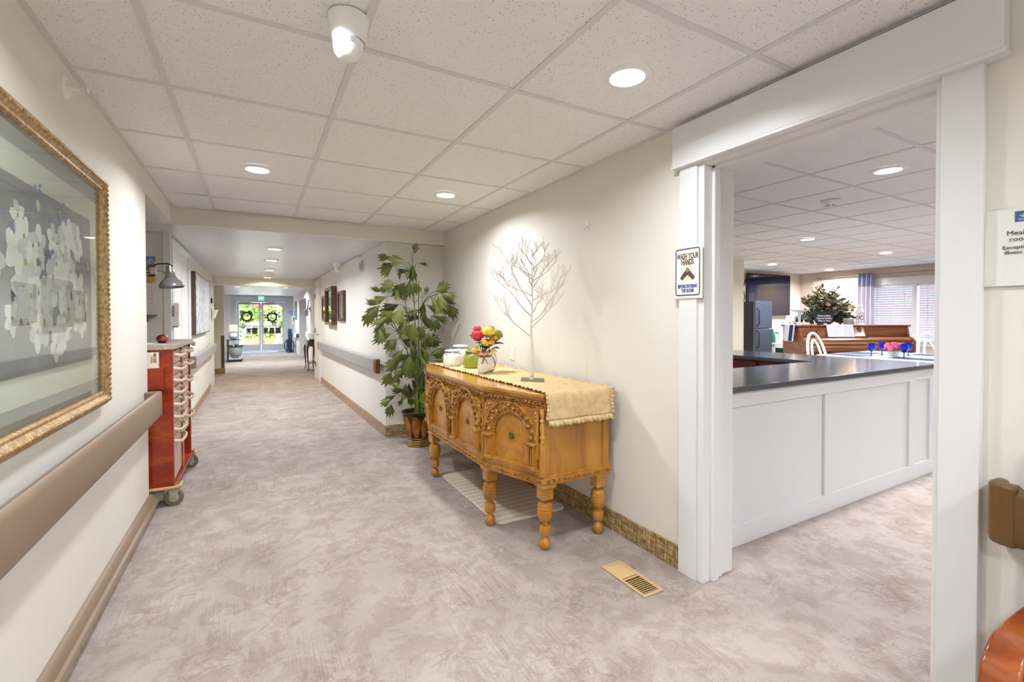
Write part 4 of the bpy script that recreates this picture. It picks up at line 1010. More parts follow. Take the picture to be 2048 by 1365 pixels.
# ================================================================== FISHTAIL PALM
def palm():
    px, py = 1.40, 4.42
    t = thing('potted_palm', 'tall fishtail palm in a brown leaf-patterned metal pot by the niche', 'potted plant', (px, py, 0))
    dkm = mat('pot_dark_bronze', [(44, 34, 16), (92, 70, 30)], .35, metal=.5, noise=(9, .35, .65)); amb = mat('pot_amber_leaf', [(132, 78, 24), (186, 120, 44)], .35, metal=.3, noise=(12, .35, .65))
    pot = MB().lathe([(.098, .0), (.104, .006), (.096, .05), (.088, .062), (.093, .075), (.108, .12), (.127, .20), (.142, .27), (.154, .315), (.170, .328), (.170, .336), (.156, .336), (.146, .31)], (px, py, 0), 40, cap=False).build('pot', dkm, t, smooth=40)
    MB().lathe([(.004, .305), (.148, .300)], (px, py, 0), 24, cap=False).build('soil', mat('soil', [(46, 36, 24), (96, 74, 46)], .95, noise=(60, .3, .7), bump=(120, .6, .01)), t, fixn=True)
    for k in range(9):     # raised leaf panels round the pot
        a0 = 2*PI*k/9
        def pf(u, v):
            z = .085+.215*v; r_ = .099+.050*v+.003; w = .30*math.sin(PI*(.12+.80*v))**.8
            a = a0+(u-.5)*2*w; bul = .006*(1-(2*u-1)**2)
            return (px+(r_+bul)*math.cos(a), py+(r_+bul)*math.sin(a), z)
        MB().grid(pf, 5, 8, flip=False).build('leaf_panel', amb, pot, smooth=80)
    for z, r_ in ((.006, .116), (.020, .111), (.034, .106), (.048, .101), (.066, .093)):
        MB().tube([(px+r_*math.cos(q*PI/16), py+r_*math.sin(q*PI/16), z+.004) for q in range(32)], .0065, 6, closed=True).build('foot_ring', mat('pot_brass_ring', (150, 118, 58), .35, metal=.6), pot, smooth=60)
    for k in range(6):
        a = k*PI/3+.3; MB().sphere((px+.122*math.cos(a), py+.122*math.sin(a), .008), .008, 8, 5, (1.3, 1.3, 1)).build('foot', mat('pot_brass_ring', (150, 118, 58), .35, metal=.6), pot, smooth=60)
    # leaf meshes: wedge shaped fishtail blades with ragged tips
    lm = []
    m, n, b, tc, new = nodes_of('palm_leaf', .42); L = n.links.new
    mp = mapping(n, tc, (3, 40, 3)); no = new('ShaderNodeTexNoise', Scale=1.0, Detail=3.0); L(mp.outputs[0], no.inputs['Vector'])
    oi = n.nodes.new('ShaderNodeObjectInfo'); r0 = ramp(n, [(0, (62, 70, 30)), (.35, (80, 90, 38)), (.7, (98, 106, 48)), (1, (118, 122, 66))]); L(oi.outputs['Random'], r0.inputs['Fac'])
    r1 = ramp(n, [(.3, (170, 170, 160)), (.7, (205, 205, 195))]); L(no.outputs['Fac'], r1.inputs['Fac'])
    mxn = new('ShaderNodeMixRGB', blend_type='OVERLAY', Fac=.8); L(r0.outputs['Color'], mxn.inputs[1]); L(r1.outputs['Color'], mxn.inputs[2]); L(mxn.outputs[0], b.inputs['Base Color'])
    b.inputs['Specular IOR Level'].default_value = .45
    for vi in range(5):
        rr = random.Random(40+vi); mb = MB(); N = 10
        spread = (.95, 1.15, .75, 1.3, .55)[vi]; tips = []
        for k in range(N+1):
            a = (k/N-.5)*spread
            # longer towards the middle, with teeth
            tips.append((a, (1.0 if k % 2 == 0 else .70)*(1-.28*abs(2*k/N-1)**1.5)*rr.uniform(.88, 1.08)))
        vs = [(0, 0, 0)]
        for ring in (.35, .7, 1.0):
            for k, (a, l) in enumerate(tips):
                rr_ = l*ring; fold = .05*(1 if k % 2 else -1)*ring; droop = -.20*ring**2-.10*(abs(a)/max(spread, .1)*2)**2*ring
                vs.append((rr_*math.cos(a), rr_*math.sin(a), fold*.5+droop))
        w = N+1; fs = [(0, 1+k, 2+k) for k in range(N)]
        for q in range(2):
            for k in range(N): fs.append((1+q*w+k, 1+(q+1)*w+k, 1+(q+1)*w+k+1, 1+q*w+k+1))
        mb.add(vs, fs); lm.append(mb.mesh('leaf', m, 80))
    # stems
    stem = mat('palm_stem', [(70, 88, 36), (112, 126, 58)], .5, noise=(8, .35, .65))
    def leaf(x, y, z, ang, size, vi=None, tilt=None, rr=random):
        """ang: direction of the blade in the picture plane (0 right, pi/2 up)"""
        d = Vector((math.cos(ang)*.873, -math.cos(ang)*.487*.5+rr.uniform(-.45, .25), math.sin(ang))).normalized()
        view = Vector((-.30, -.93, .1+rr.uniform(-.35, .35))); view = (view-d*view.dot(d)).normalized()
        side = view.cross(d); M = Matrix((d, side, view)).transposed()
        o = place(lm[rr.randrange(5) if vi is None else vi], 'leaf', t, (x, y, z), M.to_euler(), (size,)*3)
        return o
    # canopy layout: base point of each blade, direction in degrees, size
    rnd = random.Random(5)
    spec = [(1.328, 4.392, 1.708, 175, 0.201), (1.377, 4.45, 1.886, 92, 0.125), (1.348, 4.432, 1.779, 265, 0.236), (1.204, 4.19, 1.774, 168, 0.191), (1.196, 4.501, 1.793, 200, 0.211), (1.141, 4.486, 1.832, 170, 0.154), 
            (1.125, 4.339, 1.729, 205, 0.17), (1.387, 4.365, 1.789, -10, 0.13), (1.243, 4.184, 1.609, 265, 0.229), (1.227, 4.275, 1.587, 235, 0.236), (1.38, 4.44, 1.604, 285, 0.167), (1.226, 4.451, 1.614, 100, 0.119), 
            (1.29, 4.39, 1.648, 100, 0.118), (1.117, 4.181, 1.577, 190, 0.193), (1.073, 4.251, 1.532, 195, 0.121), (1.074, 4.514, 1.511, 165, 0.165), (1.059, 4.278, 1.45, 195, 0.182), (0.996, 4.363, 1.375, 158, 0.146), 
            (0.983, 4.25, 1.365, 215, 0.209), (0.938, 4.415, 1.32, 250, 0.196), (1.226, 4.484, 1.388, 205, 0.246), (1.12, 4.303, 1.319, 222, 0.239), (1.046, 4.23, 1.263, 200, 0.199), (1.031, 4.282, 1.207, 235, 0.196), 
            (0.966, 4.181, 1.155, 265, 0.172), (1.203, 4.295, 1.348, 240, 0.209), (1.324, 4.458, 1.456, 100, 0.128), (1.152, 4.287, 1.417, 95, 0.14), (1.448, 4.42, 1.352, 275, 0.198), (1.439, 4.512, 1.339, 200, 0.162), 
            (1.485, 4.435, 1.383, -25, 0.205), (1.387, 4.186, 1.446, 70, 0.162), (1.487, 4.305, 1.467, 300, 0.195), (1.519, 4.183, 1.477, 285, 0.186), (1.51, 4.242, 1.509, 20, 0.196), (1.604, 4.247, 1.489, -15, 0.242), 
            (1.68, 4.496, 1.512, 35, 0.209), (1.68, 4.297, 1.465, -30, 0.199), (1.68, 4.358, 1.43, -55, 0.243), (1.68, 4.217, 1.38, -65, 0.202), (1.68, 4.451, 1.278, -20, 0.261), (1.522, 4.192, 1.248, 250, 0.181), 
            (1.499, 4.211, 1.277, 60, 0.149), (1.258, 4.388, 1.234, 250, 0.222), (1.304, 4.296, 1.206, 270, 0.236), (1.384, 4.365, 1.175, 290, 0.185), (1.101, 4.288, 1.109, 205, 0.239), (1.135, 4.207, 1.069, 220, 0.19), 
            (1.461, 4.414, 1.099, 265, 0.239), (1.439, 4.235, 1.09, 290, 0.163), (1.59, 4.515, 1.094, 280, 0.193), (1.28, 4.318, 1.033, 285, 0.206), (1.359, 4.382, 0.999, 255, 0.191), (1.169, 4.335, 1.007, 190, 0.164), 
            (1.188, 4.199, 0.971, 225, 0.222), (1.386, 4.191, 0.965, 280, 0.192), (1.54, 4.465, 0.899, -10, 0.237), (1.511, 4.429, 0.872, 15, 0.251), (1.546, 4.394, 0.828, -5, 0.203), (1.35, 4.216, 0.894, 300, 0.189), 
            (1.254, 4.231, 0.897, 260, 0.246), (1.182, 4.28, 0.868, 205, 0.216), (1.203, 4.52, 0.819, 225, 0.206), (1.291, 4.512, 0.786, 215, 0.165), (1.114, 4.346, 0.738, 235, 0.201), (1.155, 4.343, 0.722, 262, 0.147), 
            (1.308, 4.317, 0.773, 285, 0.178), (1.409, 4.308, 0.754, 260, 0.253), (1.521, 4.506, 0.667, 285, 0.223), (1.392, 4.35, 0.648, 270, 0.223), (1.406, 4.21, 0.578, 260, 0.208), (1.271, 4.446, 0.542, 175, 0.165), 
            (1.172, 4.303, 0.583, 120, 0.135), (1.181, 4.443, 0.506, 205, 0.173), (1.244, 4.406, 0.491, 245, 0.175), (1.094, 4.304, 0.491, 200, 0.133), (1.094, 4.275, 0.453, 255, 0.166), (1.314, 4.442, 0.495, 280, 0.146), 
            (1.399, 4.28, 0.511, 290, 0.167)]
    pts = []
    for x, y, z, an, sz in spec:
        x = min(x, 1.79-sz*(.35+.65*max(0, math.cos(math.radians(an))))); leaf(x, y, z, math.radians(an), sz*.9, rr=rnd); pts.append((x, y, z))
    for k in range(34):       # shaded inner leaves
        a = rnd.uniform(0, 2*PI); z = rnd.uniform(.45, 1.45); r_ = rnd.uniform(.03, .22)
        leaf(px+r_*math.cos(a)-.02, py+abs(r_*math.sin(a))*.6+.02, z, rnd.uniform(2.6, 6.8), rnd.uniform(.14, .22), rr=rnd)
    # canes and leaf stalks
    canes = [(-.02, -.02, -.06, .0, 1.86), (.02, .0, .05, .02, 1.50), (.0, .03, -.14, -.02, 1.42), (-.03, .02, .18, .04, 1.30), (.03, -.03, -.20, -.06, 1.10), (.01, .02, .02, .05, 1.62)]
    cp = []
    for a, b_, c, d, h in canes:
        P = [(px+a+(c-a)*f**1.6, py+b_+(d-b_)*f, .29+(h-.29)*f) for f in [i/10 for i in range(11)]]
        MB().tube(P, [.0115*(1-.7*i/10) for i in range(11)], 8).build('cane', stem, t, smooth=60); cp += P[1:]
    for (x, y, z) in pts:
        q = min(cp, key=lambda c: (c[0]-x)**2+(c[1]-y)**2+1.0*(c[2]-(z-.08))**2)
        A, B = Vector(q), Vector((x, y, z)); mid = (A+B)/2+Vector((0, 0, .03))
        if (A-B).length < .75: MB().tube([A, mid, B], [.0035, .0028, .002], 5).build('stalk', stem, t, smooth=60)
palm()

# ================================================================== MEDICATION CART IN THE ALCOVE
def cart():
    x0, x1, y0, y1 = -1.02, -.485, 3.76, 4.70
    t = thing('medication_cart', 'cherry red wooden drawer cart on casters standing in the alcove', 'cart', ((x0+x1)/2, (y0+y1)/2, 0))
    ch = wood_mat('cherry_laminate', (112, 22, 8), (146, 42, 14), (176, 78, 30), .3, (4, 4, 14), .2)
    face_ = mat('drawer_beige', (196, 176, 158), .45); hd = mat('handle_beige', (206, 188, 168), .4); gr = mat('granite_laminate', [(128, 116, 104), (196, 184, 170)], .35, noise=(160, .35, .65))
    MB().box(x0, x1, y0, y0+.028, .125, 1.045).build('end_panel', ch, t, bevel=.003)
    MB().box(x0, x1, y1-.028, y1, .125, 1.045).build('end_panel', ch, t, bevel=.003)
    MB().box(x0, x0+.02, y0+.028, y1-.028, .125, 1.045).build('back_panel', ch, t)
    MB().box(x0, x1-.004, 4.215, 4.30, .125, 1.045).build('divider', ch, t, bevel=.002)
    MB().box(x0, x1+.012, y0, y1, .118, .13).build('bottom_panel', ch, t, bevel=.003)
    MB().box(x0+.02, x1-.03, y0+.028, y1-.028, .13, .14).build('carcass_floor', ch, t)
    MB().box(x0-.01, x1+.016, y0-.02, y1+.03, 1.045, 1.078).build('countertop', gr, t, bevel=.004)
    def drawer(ya, yb, za, zb):
        d = MB().box(x0+.03, x1-.012, ya+.004, yb-.004, za+.004, zb-.004).build('drawer', face_, t, bevel=.003)
        zc = zb-.030; yc = (ya+yb)/2; w = (yb-ya)*.36
        MB().tube([(x1-.014, yc-w, zc+.008), (x1+.016, yc-w*.96, zc), (x1+.030, yc-w*.75, zc-.004), (x1+.036, yc, zc-.006), (x1+.030, yc+w*.75, zc-.004), (x1+.016, yc+w*.96, zc), (x1-.014, yc+w, zc+.008)], .0085, 8, flat=1.5).build('handle', hd, d, smooth=60)
    zs = [1.03, .935, .855, .775, .69, .605, .52, .44, .33, .14]
    for k in range(8): drawer(y0+.03, 4.213, zs[k+1], zs[k])
    MB().box(x1-.03, x1-.012, y0+.032, 4.21, .145, .325).build('lower_front', face_, t, bevel=.003)
    zf = [1.03, .93, .80, .66, .52, .36, .145]
    for k in range(5): drawer(4.302, y1-.03, zf[k+1], zf[k])
    # bumper and casters
    bt = mat('bumper_tan', (186, 148, 100), .5); rub = mat('caster_rubber', (112, 106, 86), .6); cp = mat('caster_grey', (168, 164, 146), .4)
    MB().tube([(x1-.16, y0-.010, .128), (x1+.01, y0-.012, .128), (x1+.03, y0+.01, .128), (x1+.03, y0+.09, .128)], .012, 8).build('bumper', bt, t, smooth=60)
    MB().tube([(x1+.03, y1-.09, .128), (x1+.03, y1-.01, .128), (x1+.01, y1+.012, .128), (x1-.16, y1+.012, .128)], .012, 8).build('bumper', bt, t, smooth=60)
    MB().box(x0+.05, x1-.06, y0+.03, y0+.20, .035, .10).build('lower_tray', cp, t, bevel=.01)
    for (x, y) in ((x1-.005, y0+.02), (x1-.005, y1-.03), (x0+.07, y0+.03), (x0+.07, y1-.03)):
        w_ = MB().lathe([(.018, -.013), (.050, -.013), (.055, -.008), (.055, .008), (.050, .013), (.018, .013)], (x, y, .055), 28, 'y').build('caster_wheel', rub, t, smooth=40, fixn=True)
        MB().lathe([(.028, -.015), (.028, .015)], (x, y, .055), 20, 'y').build('wheel_hub', cp, w_, smooth=40, fixn=True)
        mb = MB()
        for s_ in (-1, 1): mb.prism([(x-.016, .052), (x+.016, .052), (x+.030, .116), (x-.030, .116)], y+s_*.019-.003, y+s_*.019+.003, 'y')
        mb.box(x-.032, x+.032, y-.022, y+.022, .111, .118); mb.build('caster_fork', cp, w_, bevel=.002)
cart()
# bin hung on the cart's near end, behind the wall's end
def bin_and_box():
    ch = MATS['cherry_laminate']
    t = thing('hanging_bin', 'cherry coloured open bin hung on the near end of the drawer cart', 'bin', (-.70, 3.73, .79))
    xa, xb, ya, yb, za, zb = -.98, -.53, 3.705, 3.757, .79, .93
    MB().box(xa, xb, ya, ya+.006, za, zb).build('front_panel', ch, t); MB().box(xa, xb, yb-.006, yb, za, zb).build('back_panel', ch, t)
    MB().box(xb-.006, xb, ya+.006, yb-.006, za, zb).build('side_panel', ch, t); MB().box(xa, xa+.006, ya+.006, yb-.006, za, zb).build('side_panel', ch, t)
    MB().box(xa+.006, xb-.006, ya+.006, yb-.006, za, za+.006).build('floor_panel', ch, t)
    t = thing('carton', 'white printed carton standing in the bin on the cart end', 'box', (-.66, 3.73, .797))
    MB().box(-.80, -.556, 3.714, 3.748, .797, 1.03).build('carton_body', mat('carton_white', (226, 218, 204), .6), t, bevel=.002)
    o = place(text_mesh('ZZ-100', .020, mat('print_black', (40, 38, 40), .6), bold=.0006), 'lettering', t, (-.572, 3.7135, .995), (PI/2, -PI/2, 0))
    o = place(text_mesh('instant', .018, mat('print_red', (176, 92, 74), .6)), 'lettering', t, (-.590, 3.7135, .985), (PI/2, -PI/2, 0))
bin_and_box()
def mouse():
    t = thing('computer_mouse', 'dark red computer mouse on the cart countertop', 'mouse', (-.57, 3.98, 1.0782))
    MB().sphere((-.57, 3.98, 1.0785+.032), .06, 16, 10, (.62, 1.0, .50)).build('shell', mat('mouse_red', [(54, 16, 14), (150, 56, 44)], .3, noise=(14, .4, .6)), t, smooth=80)
    MB().box(-.60, -.54, 3.93, 4.03, 1.0797, 1.082).build('base', M_BLACK, t)
mouse()
def paper_on_cart():
    o = MB().prism([(-.80, 3.80), (-.53, 3.84), (-.55, 4.10), (-.82, 4.06)], 1.0782, 1.0796).build('paper_sheet', mat('sheet_mint', (214, 226, 222), .7)); tag(o, 'pale paper sheet lying on the cart countertop', 'paper')
paper_on_cart()
def lamp_arm():
    t = thing('desk_lamp', 'grey dome desk lamp on a folding spring arm above the cart', 'lamp', (-1.00, 4.30, 1.078))
    gm = mat('lamp_grey', (134, 134, 136), .25, metal=.2, coat=.5); ar = mat('lamp_arm_metal', (186, 182, 172), .3, metal=.7)
    MB().lathe([(.085, 0), (.085, .014), (.03, .022), (.014, .05), (.010, .06)], (-1.00, 4.30, 1.0785), 24).build('base', gm, t, smooth=40)
    MB().tube([(-1.00, 4.30, 1.12), (-1.05, 4.29, 1.46)], .007, 8).build('lower_arm', ar, t, smooth=60)
    for dz in (0, .028): MB().tube([(-1.05, 4.29, 1.44+dz), (-.655, 4.215, 1.585+dz*.8)], .0045, 8).build('upper_arm', ar, t, smooth=60)
    MB().box(-.672, -.632, 4.205, 4.225, 1.575, 1.625).build('arm_joint', ar, t, bevel=.006)
    MB().tube([(-.64, 4.215, 1.605), (-.60, 4.21, 1.60), (-.565, 4.20, 1.575)], .006, 8).build('neck', ar, t, smooth=60)
    MB().tube([(-.66, 4.21, 1.635), (-.62, 4.205, 1.652), (-.565, 4.20, 1.655), (-.535, 4.20, 1.635)], .005, 8).build('cord', M_BLACK, t, smooth=60)
    d = Vector((.10, -.05, -1)).normalized(); q = d.to_track_quat('-Z', 'Y').to_matrix().to_4x4(); c = Matrix.Translation((-.548, 4.20, 1.545)) @ q
    MB().lathe([(.010, .098), (.020, .095), (.026, .055), (.034, .012), (.038, .008)], (0, 0, 0), 24).xf(c).build('socket', M_CHROME, t, smooth=40)
    pr = [(.036, .010)]+[(.078*math.sin(a), .006-.068*(1-math.cos(a))) for a in [PI/2*k/10 for k in range(4, 11)]]
    pr2 = pr+[(pr[-1][0]-.003, pr[-1][1])]+[(r_-.003, h-.003) for r_, h in pr[::-1]]
    MB().lathe(pr2, (0, 0, 0), 32, cap=False).xf(c).build('shade', gm, t, smooth=50)
    MB().sphere((0, 0, -.035), .024, 12, 8).xf(c).build('bulb', M_WHITEPL, t, smooth=80)
lamp_arm()
def calendar():
    y = 5.298
    t = thing('wall_calendar', 'wall calendar with a mountain landscape photo in the alcove', 'calendar', (-.90, y, 1.345))
    x0, x1 = -1.02, -.805
    m, n, b, tc, new = nodes_of('landscape_print', .5); L = n.links.new
    MB().box(x0, x1, y-.003, y, 1.345, 1.575).build('date_sheet', mat('date_paper', (232, 220, 220), .6), t)
    sk = MB().box(x0, x1, y-.003, y, 1.578, 1.82).build('photo_sky', mat('print_sky', [(92, 124, 190), (206, 216, 230)], .5, noise=(16, .4, .6)), t)
    def ridge(nm, col, base, hs, dd, z0=1.58):
        pts = [(x0, z0)]+[(x1, z0)]+[(x1-(x1-x0)*k/(len(hs)-1), base+h) for k, h in enumerate(hs)]
        MB().prism(pts, y-.003-dd, y-.003, 'y').build(nm, col, sk, fixn=True)
    ridge('photo_mountain', mat('print_mountain', [(92, 70, 50), (150, 122, 92)], .5, noise=(40, .4, .6)), 1.70, [.035, .05, .042, .06, .04, .055, .03], .0004)
    ridge('photo_trees', mat('print_trees', [(70, 52, 34), (120, 84, 44)], .5, noise=(70, .4, .6)), 1.66, [.02, .03, .018, .028, .02, .03, .02], .0008)
    ridge('photo_meadow', mat('print_meadow', [(176, 150, 70), (214, 190, 100)], .5, noise=(30, .4, .6)), 1.63, [.01, .0, .012, .004, .01, .0, .008], .0012)
    ink = mat('print_black', (40, 38, 40), .6)
    rr = random.Random(1)
    for r_ in range(5):
        for c in range(4):
            x = x1-.030-c*.045; z = 1.535-r_*.036
            place(text_mesh(str(1+r_*7+c), .016, ink), 'lettering', t, (x, y-.0034, z), FACE_MY)
calendar()
def clip_shelf():
    t = thing('wall_shelf', 'small dark shelf on the alcove wall below the calendar', 'shelf', (-.90, 5.25, 1.27))
    dk = mat('dark_shelf', (96, 88, 84), .35)
    MB().prism([(-1.10, 5.18), (-.83, 5.18), (-.795, 5.25), (-.795, 5.30), (-1.10, 5.30)], 1.275, 1.287).build('board', dk, t, bevel=.002)
    for x in (-1.05, -.87): MB().prism([(5.30, 1.22), (5.30, 1.275), (5.20, 1.275)], x-.006, x+.006, 'x').build('bracket', M_BLACK, t)
clip_shelf()
# ================================================================== DINING ROOM
M_STONE = mat('dark_quartz', [(70, 72, 80), (96, 98, 106)], .12, spec=.6, noise=(140, .35, .65))
M_PANEL = mat('panel_white', (224, 226, 230), .4)
def counter():
    t = thing('serving_counter', 'white panelled serving counter seen through the doorway', 'counter', (3.4, 1.9, 0))
    MB().box(2.06, 4.76, 1.600, 1.62, 0, .846).build('front_panel', M_PANEL, t)
    MB().box(4.74, 4.76, 1.62, 4.3, 0, .846).build('side_panel', M_PANEL, t)
    MB().box(2.06, 4.775, 1.584, 1.60, 0, .112).build('bottom_rail', M_PANEL, t, bevel=.002)
    MB().box(2.06, 4.775, 1.584, 1.60, .762, .846).build('top_rail', M_PANEL, t, bevel=.002)
    for x0, x1 in ((2.06, 2.14), (3.158, 3.250), (4.34, 4.43), (4.70, 4.775)):
        MB().box(x0, x1, 1.5835, 1.60, .112, .762).build('stile', M_PANEL, t, bevel=.002)
    # kitchen side, inside the corner
    MB().box(2.06, 4.15, 2.10, 2.12, .1, .846).build('back_panel', M_PANEL, t)
    red = wood_mat('cherry_cabinet', (84, 14, 12), (120, 26, 18), (146, 44, 30), .3, (4, 4, 12), .3)
    MB().box(4.17, 4.74, 2.12, 4.3, .1, .846).build('cabinet_body', red, t)
    for k in range(4):
        y0 = 2.16+k*.53; d = MB().box(4.150, 4.17, y0, y0+.50, .13, .832).build('cabinet_door', red, t, bevel=.003)
        MB().box(4.146, 4.152, y0+.07, y0+.43, .20, .76).build('raised_panel', red, d, bevel=.006)
        MB().lathe([(.006, 0), (.006, -.014), (.013, -.018), (.010, -.026)], (4.150, y0+.46, .70), 12, 'x').build('knob', BRASS, d, smooth=50, fixn=True)
    s_ = MB().prism([(2.05, 1.555), (4.80, 1.555), (4.80, 4.32), (4.12, 4.32), (4.12, 2.155), (2.05, 2.155)], .847, .880).build('counter_worktop', M_STONE, bevel=.004)
    tag(s_, 'polished dark grey stone worktop turning the corner of the serving counter', 'worktop')
counter()
# ---- dining table with settings
def dining_table():
    t = thing('dining_table', 'dining table under a white cloth beyond the serving counter', 'table', (7.15, 2.75, 0))
    wood = wood_mat('table_leg_wood', (90, 52, 30), (120, 74, 44), (140, 92, 60), .4)
    MB().box(6.45, 7.85, 2.10, 3.32, .735, .755).build('tabletop', wood, t, bevel=.004)
    cl = mat('white_cloth', (244, 244, 244), .75)
    MB().box(6.44, 7.86, 2.09, 3.33, .756, .760).build('tablecloth', cl, t)
    for a, b, c, d in ((6.43, 6.445, 2.08, 3.34), (7.855, 7.87, 2.08, 3.34)):
        def pf(u, v, a=a, c=c, d=d): y = c+(d-c)*u; return ((a if a < 7 else a+.015)+.012*math.sin(u*40)*v, y, .76-.22*v)
        MB().grid(pf, 60, 4).build('cloth_drop', cl, t, smooth=80, solid=.002)
    for b in (2.08, 3.34):
        def pf(u, v, b=b): return (6.43+1.44*u, b+.012*math.sin(u*40)*v, .76-.22*v)
        MB().grid(pf, 60, 4).build('cloth_drop', cl, t, smooth=80, solid=.002)
    for x in (6.6, 7.7):
        for y in (2.25, 3.17): MB().lathe([(.02, 0), (.028, .1), (.022, .3), (.034, .5), (.034, .735)], (x, y, 0), 12).build('leg', wood, t, smooth=40)
dining_table()
TB = .7605
def placemat(x, y, rz, label):
    o = MB().box(-.22, .22, -.15, .15, 0, .004).build('placemat', mat('navy_mat', (22, 50, 100), .55), bevel=.002); o.location = (x, y, TB); o.rotation_euler.z = rz
    tag(o, label, 'placemat', 'blue placemats')
placemat(6.72, 3.08, PI/2-.2, 'dark blue placemat at the counter end of the dining table')
placemat(7.22, 3.15, 0, 'blue placemat behind the goblets, towards the piano')
placemat(6.74, 2.42, PI/2, 'blue placemat in front of the pink flowers')
placemat(7.58, 2.50, PI/2, 'blue placemat before the right white chair')
def goblet(x, y, label):
    t = thing('goblet', label, 'goblet', (x, y, TB), group='cobalt blue goblets')
    g = mat('cobalt_glass', (12, 46, 190), .08, trans=.35, coat=.6, ior=1.3)
    MB().lathe([(.034, .0), (.034, .003), (.012, .008), (.006, .016), (.0055, .055), (.010, .062)], (x, y, TB), 24).build('stem', g, t, smooth=50)
    MB().lathe([(.008, .060), (.030, .076), (.041, .105), (.042, .130), (.037, .165), (.0345, .165), (.039, .13), (.038, .106), (.028, .080), (.003, .066)], (x, y, TB), 24, cap=False).build('bowl', g, t, smooth=60)
goblet(6.76, 2.86, 'cobalt blue goblet on the far left of the table setting')
goblet(7.06, 2.87, 'cobalt blue goblet just left of the pink flowers')
goblet(6.84, 2.555, 'cobalt blue goblet in front, right of the pink flowers')
goblet(7.25, 2.665, 'cobalt blue goblet behind the front right one')
def rose_bowl():
    x, y = 6.93, 2.69
    t = thing('flower_bowl', 'glass cube of pink roses on the dining table', 'flowers', (x, y, TB))
    mb = MB(); mb.box(x-.05, x+.05, y-.05, y+.05, TB+.004, TB+.012)
    for a in (-1, 1): mb.box(x+a*.05-.002, x+a*.05+.002, y-.05, y+.05, TB, TB+.075).box(x-.05, x+.05, y+a*.05-.002, y+a*.05+.002, TB, TB+.075)
    mb.build('glass_cube', mat('cube_glass', (226, 236, 236), .05, alpha=.45), t)
    pk = mat('rose_pink', [(196, 62, 112), (232, 120, 160)], .6, noise=(30, .4, .6)); gn = mat('rose_leaf', (70, 104, 50), .5); rr = random.Random(9)
    for k in range(9):
        a = k*2*PI/8; r_ = .062 if k < 8 else 0; c = Vector((x+r_*math.cos(a), y+r_*math.sin(a), TB+.125+(.02 if k == 8 else rr.uniform(-.02, .015))))
        mb = MB(); mb.sphere(c, .028, 8, 6)
        for lay in range(3):
            for p in range(5):
                b = p*2*PI/5+lay*.6; el = 1.0-.5*lay; d = Vector((math.cos(b)*math.cos(el), math.sin(b)*math.cos(el), math.sin(el))); s_ = d.cross(Vector((0, 0, 1))).normalized(); v_ = s_.cross(d); q = c+d*(.019+.007*lay)
                mb.grid(lambda u, w: tuple(q+s_*(u-.5)*.044+v_*(w-.5)*.044+d*.008*(1-(2*u-1)**2)), 3, 3)
        mb.build('rose', pk, t, smooth=80)
    for k in range(8):
        a = k*2*PI/8+.3; d = Vector((math.cos(a), math.sin(a), .1)); s_ = Vector((-math.sin(a), math.cos(a), 0)); q = Vector((x, y, TB+.085))+d*.03
        MB().grid(lambda u, w: tuple(q+d*u*.075+s_*(w-.5)*.03*math.sin(PI*min(1, u+.1))), 4, 2).build('leaf', gn, t, smooth=80, solid=.001)
    MB().tube([(x, y, TB+.015), (x+.005, y, TB+.11)], .012, 8).build('stems', gn, t)
rose_bowl()
# ---- white loop-back chairs
def loop_chair(label, loc, rz):
    t = thing('dining_chair', label, 'chair', loc, rz, group='white loop-back chairs', world=False)
    w = mat('chair_white', (240, 241, 244), .35)
    MB().lathe([(.19, .425), (.205, .43), (.205, .45), (.19, .458)], (0, 0, 0), 28).build('seat', w, t, smooth=40)
    for a, b in ((-1, -1), (1, -1), (-1, 1), (1, 1)):
        MB().tube([(a*.13, b*.13, .43), (a*.17, b*.17, .2), (a*.19, b*.19, 0)], [.016, .018, .012], 10).build('leg', w, t, smooth=60)
    def hoop(wd, h, r_, nm, base):
        pts = []
        for k in range(25):
            a = PI*k/24; pts.append((-wd*math.cos(a)*(1 if k not in (0, 24) else .9), .17+.11*math.sin(a)*h/.56, base+h*math.sin(a)**.75))
        MB().tube(pts, r_, 10).build(nm, w, t, smooth=60)
    hoop(.205, .575, .020, 'back_hoop', .44); hoop(.105, .47, .017, 'inner_hoop', .44)
loop_chair('white loop-back chair in front of the piano', (7.25, 3.56, 0), -.115)
loop_chair('white loop-back chair by the window blinds at the right', (8.28, 2.63, 0), -.45)
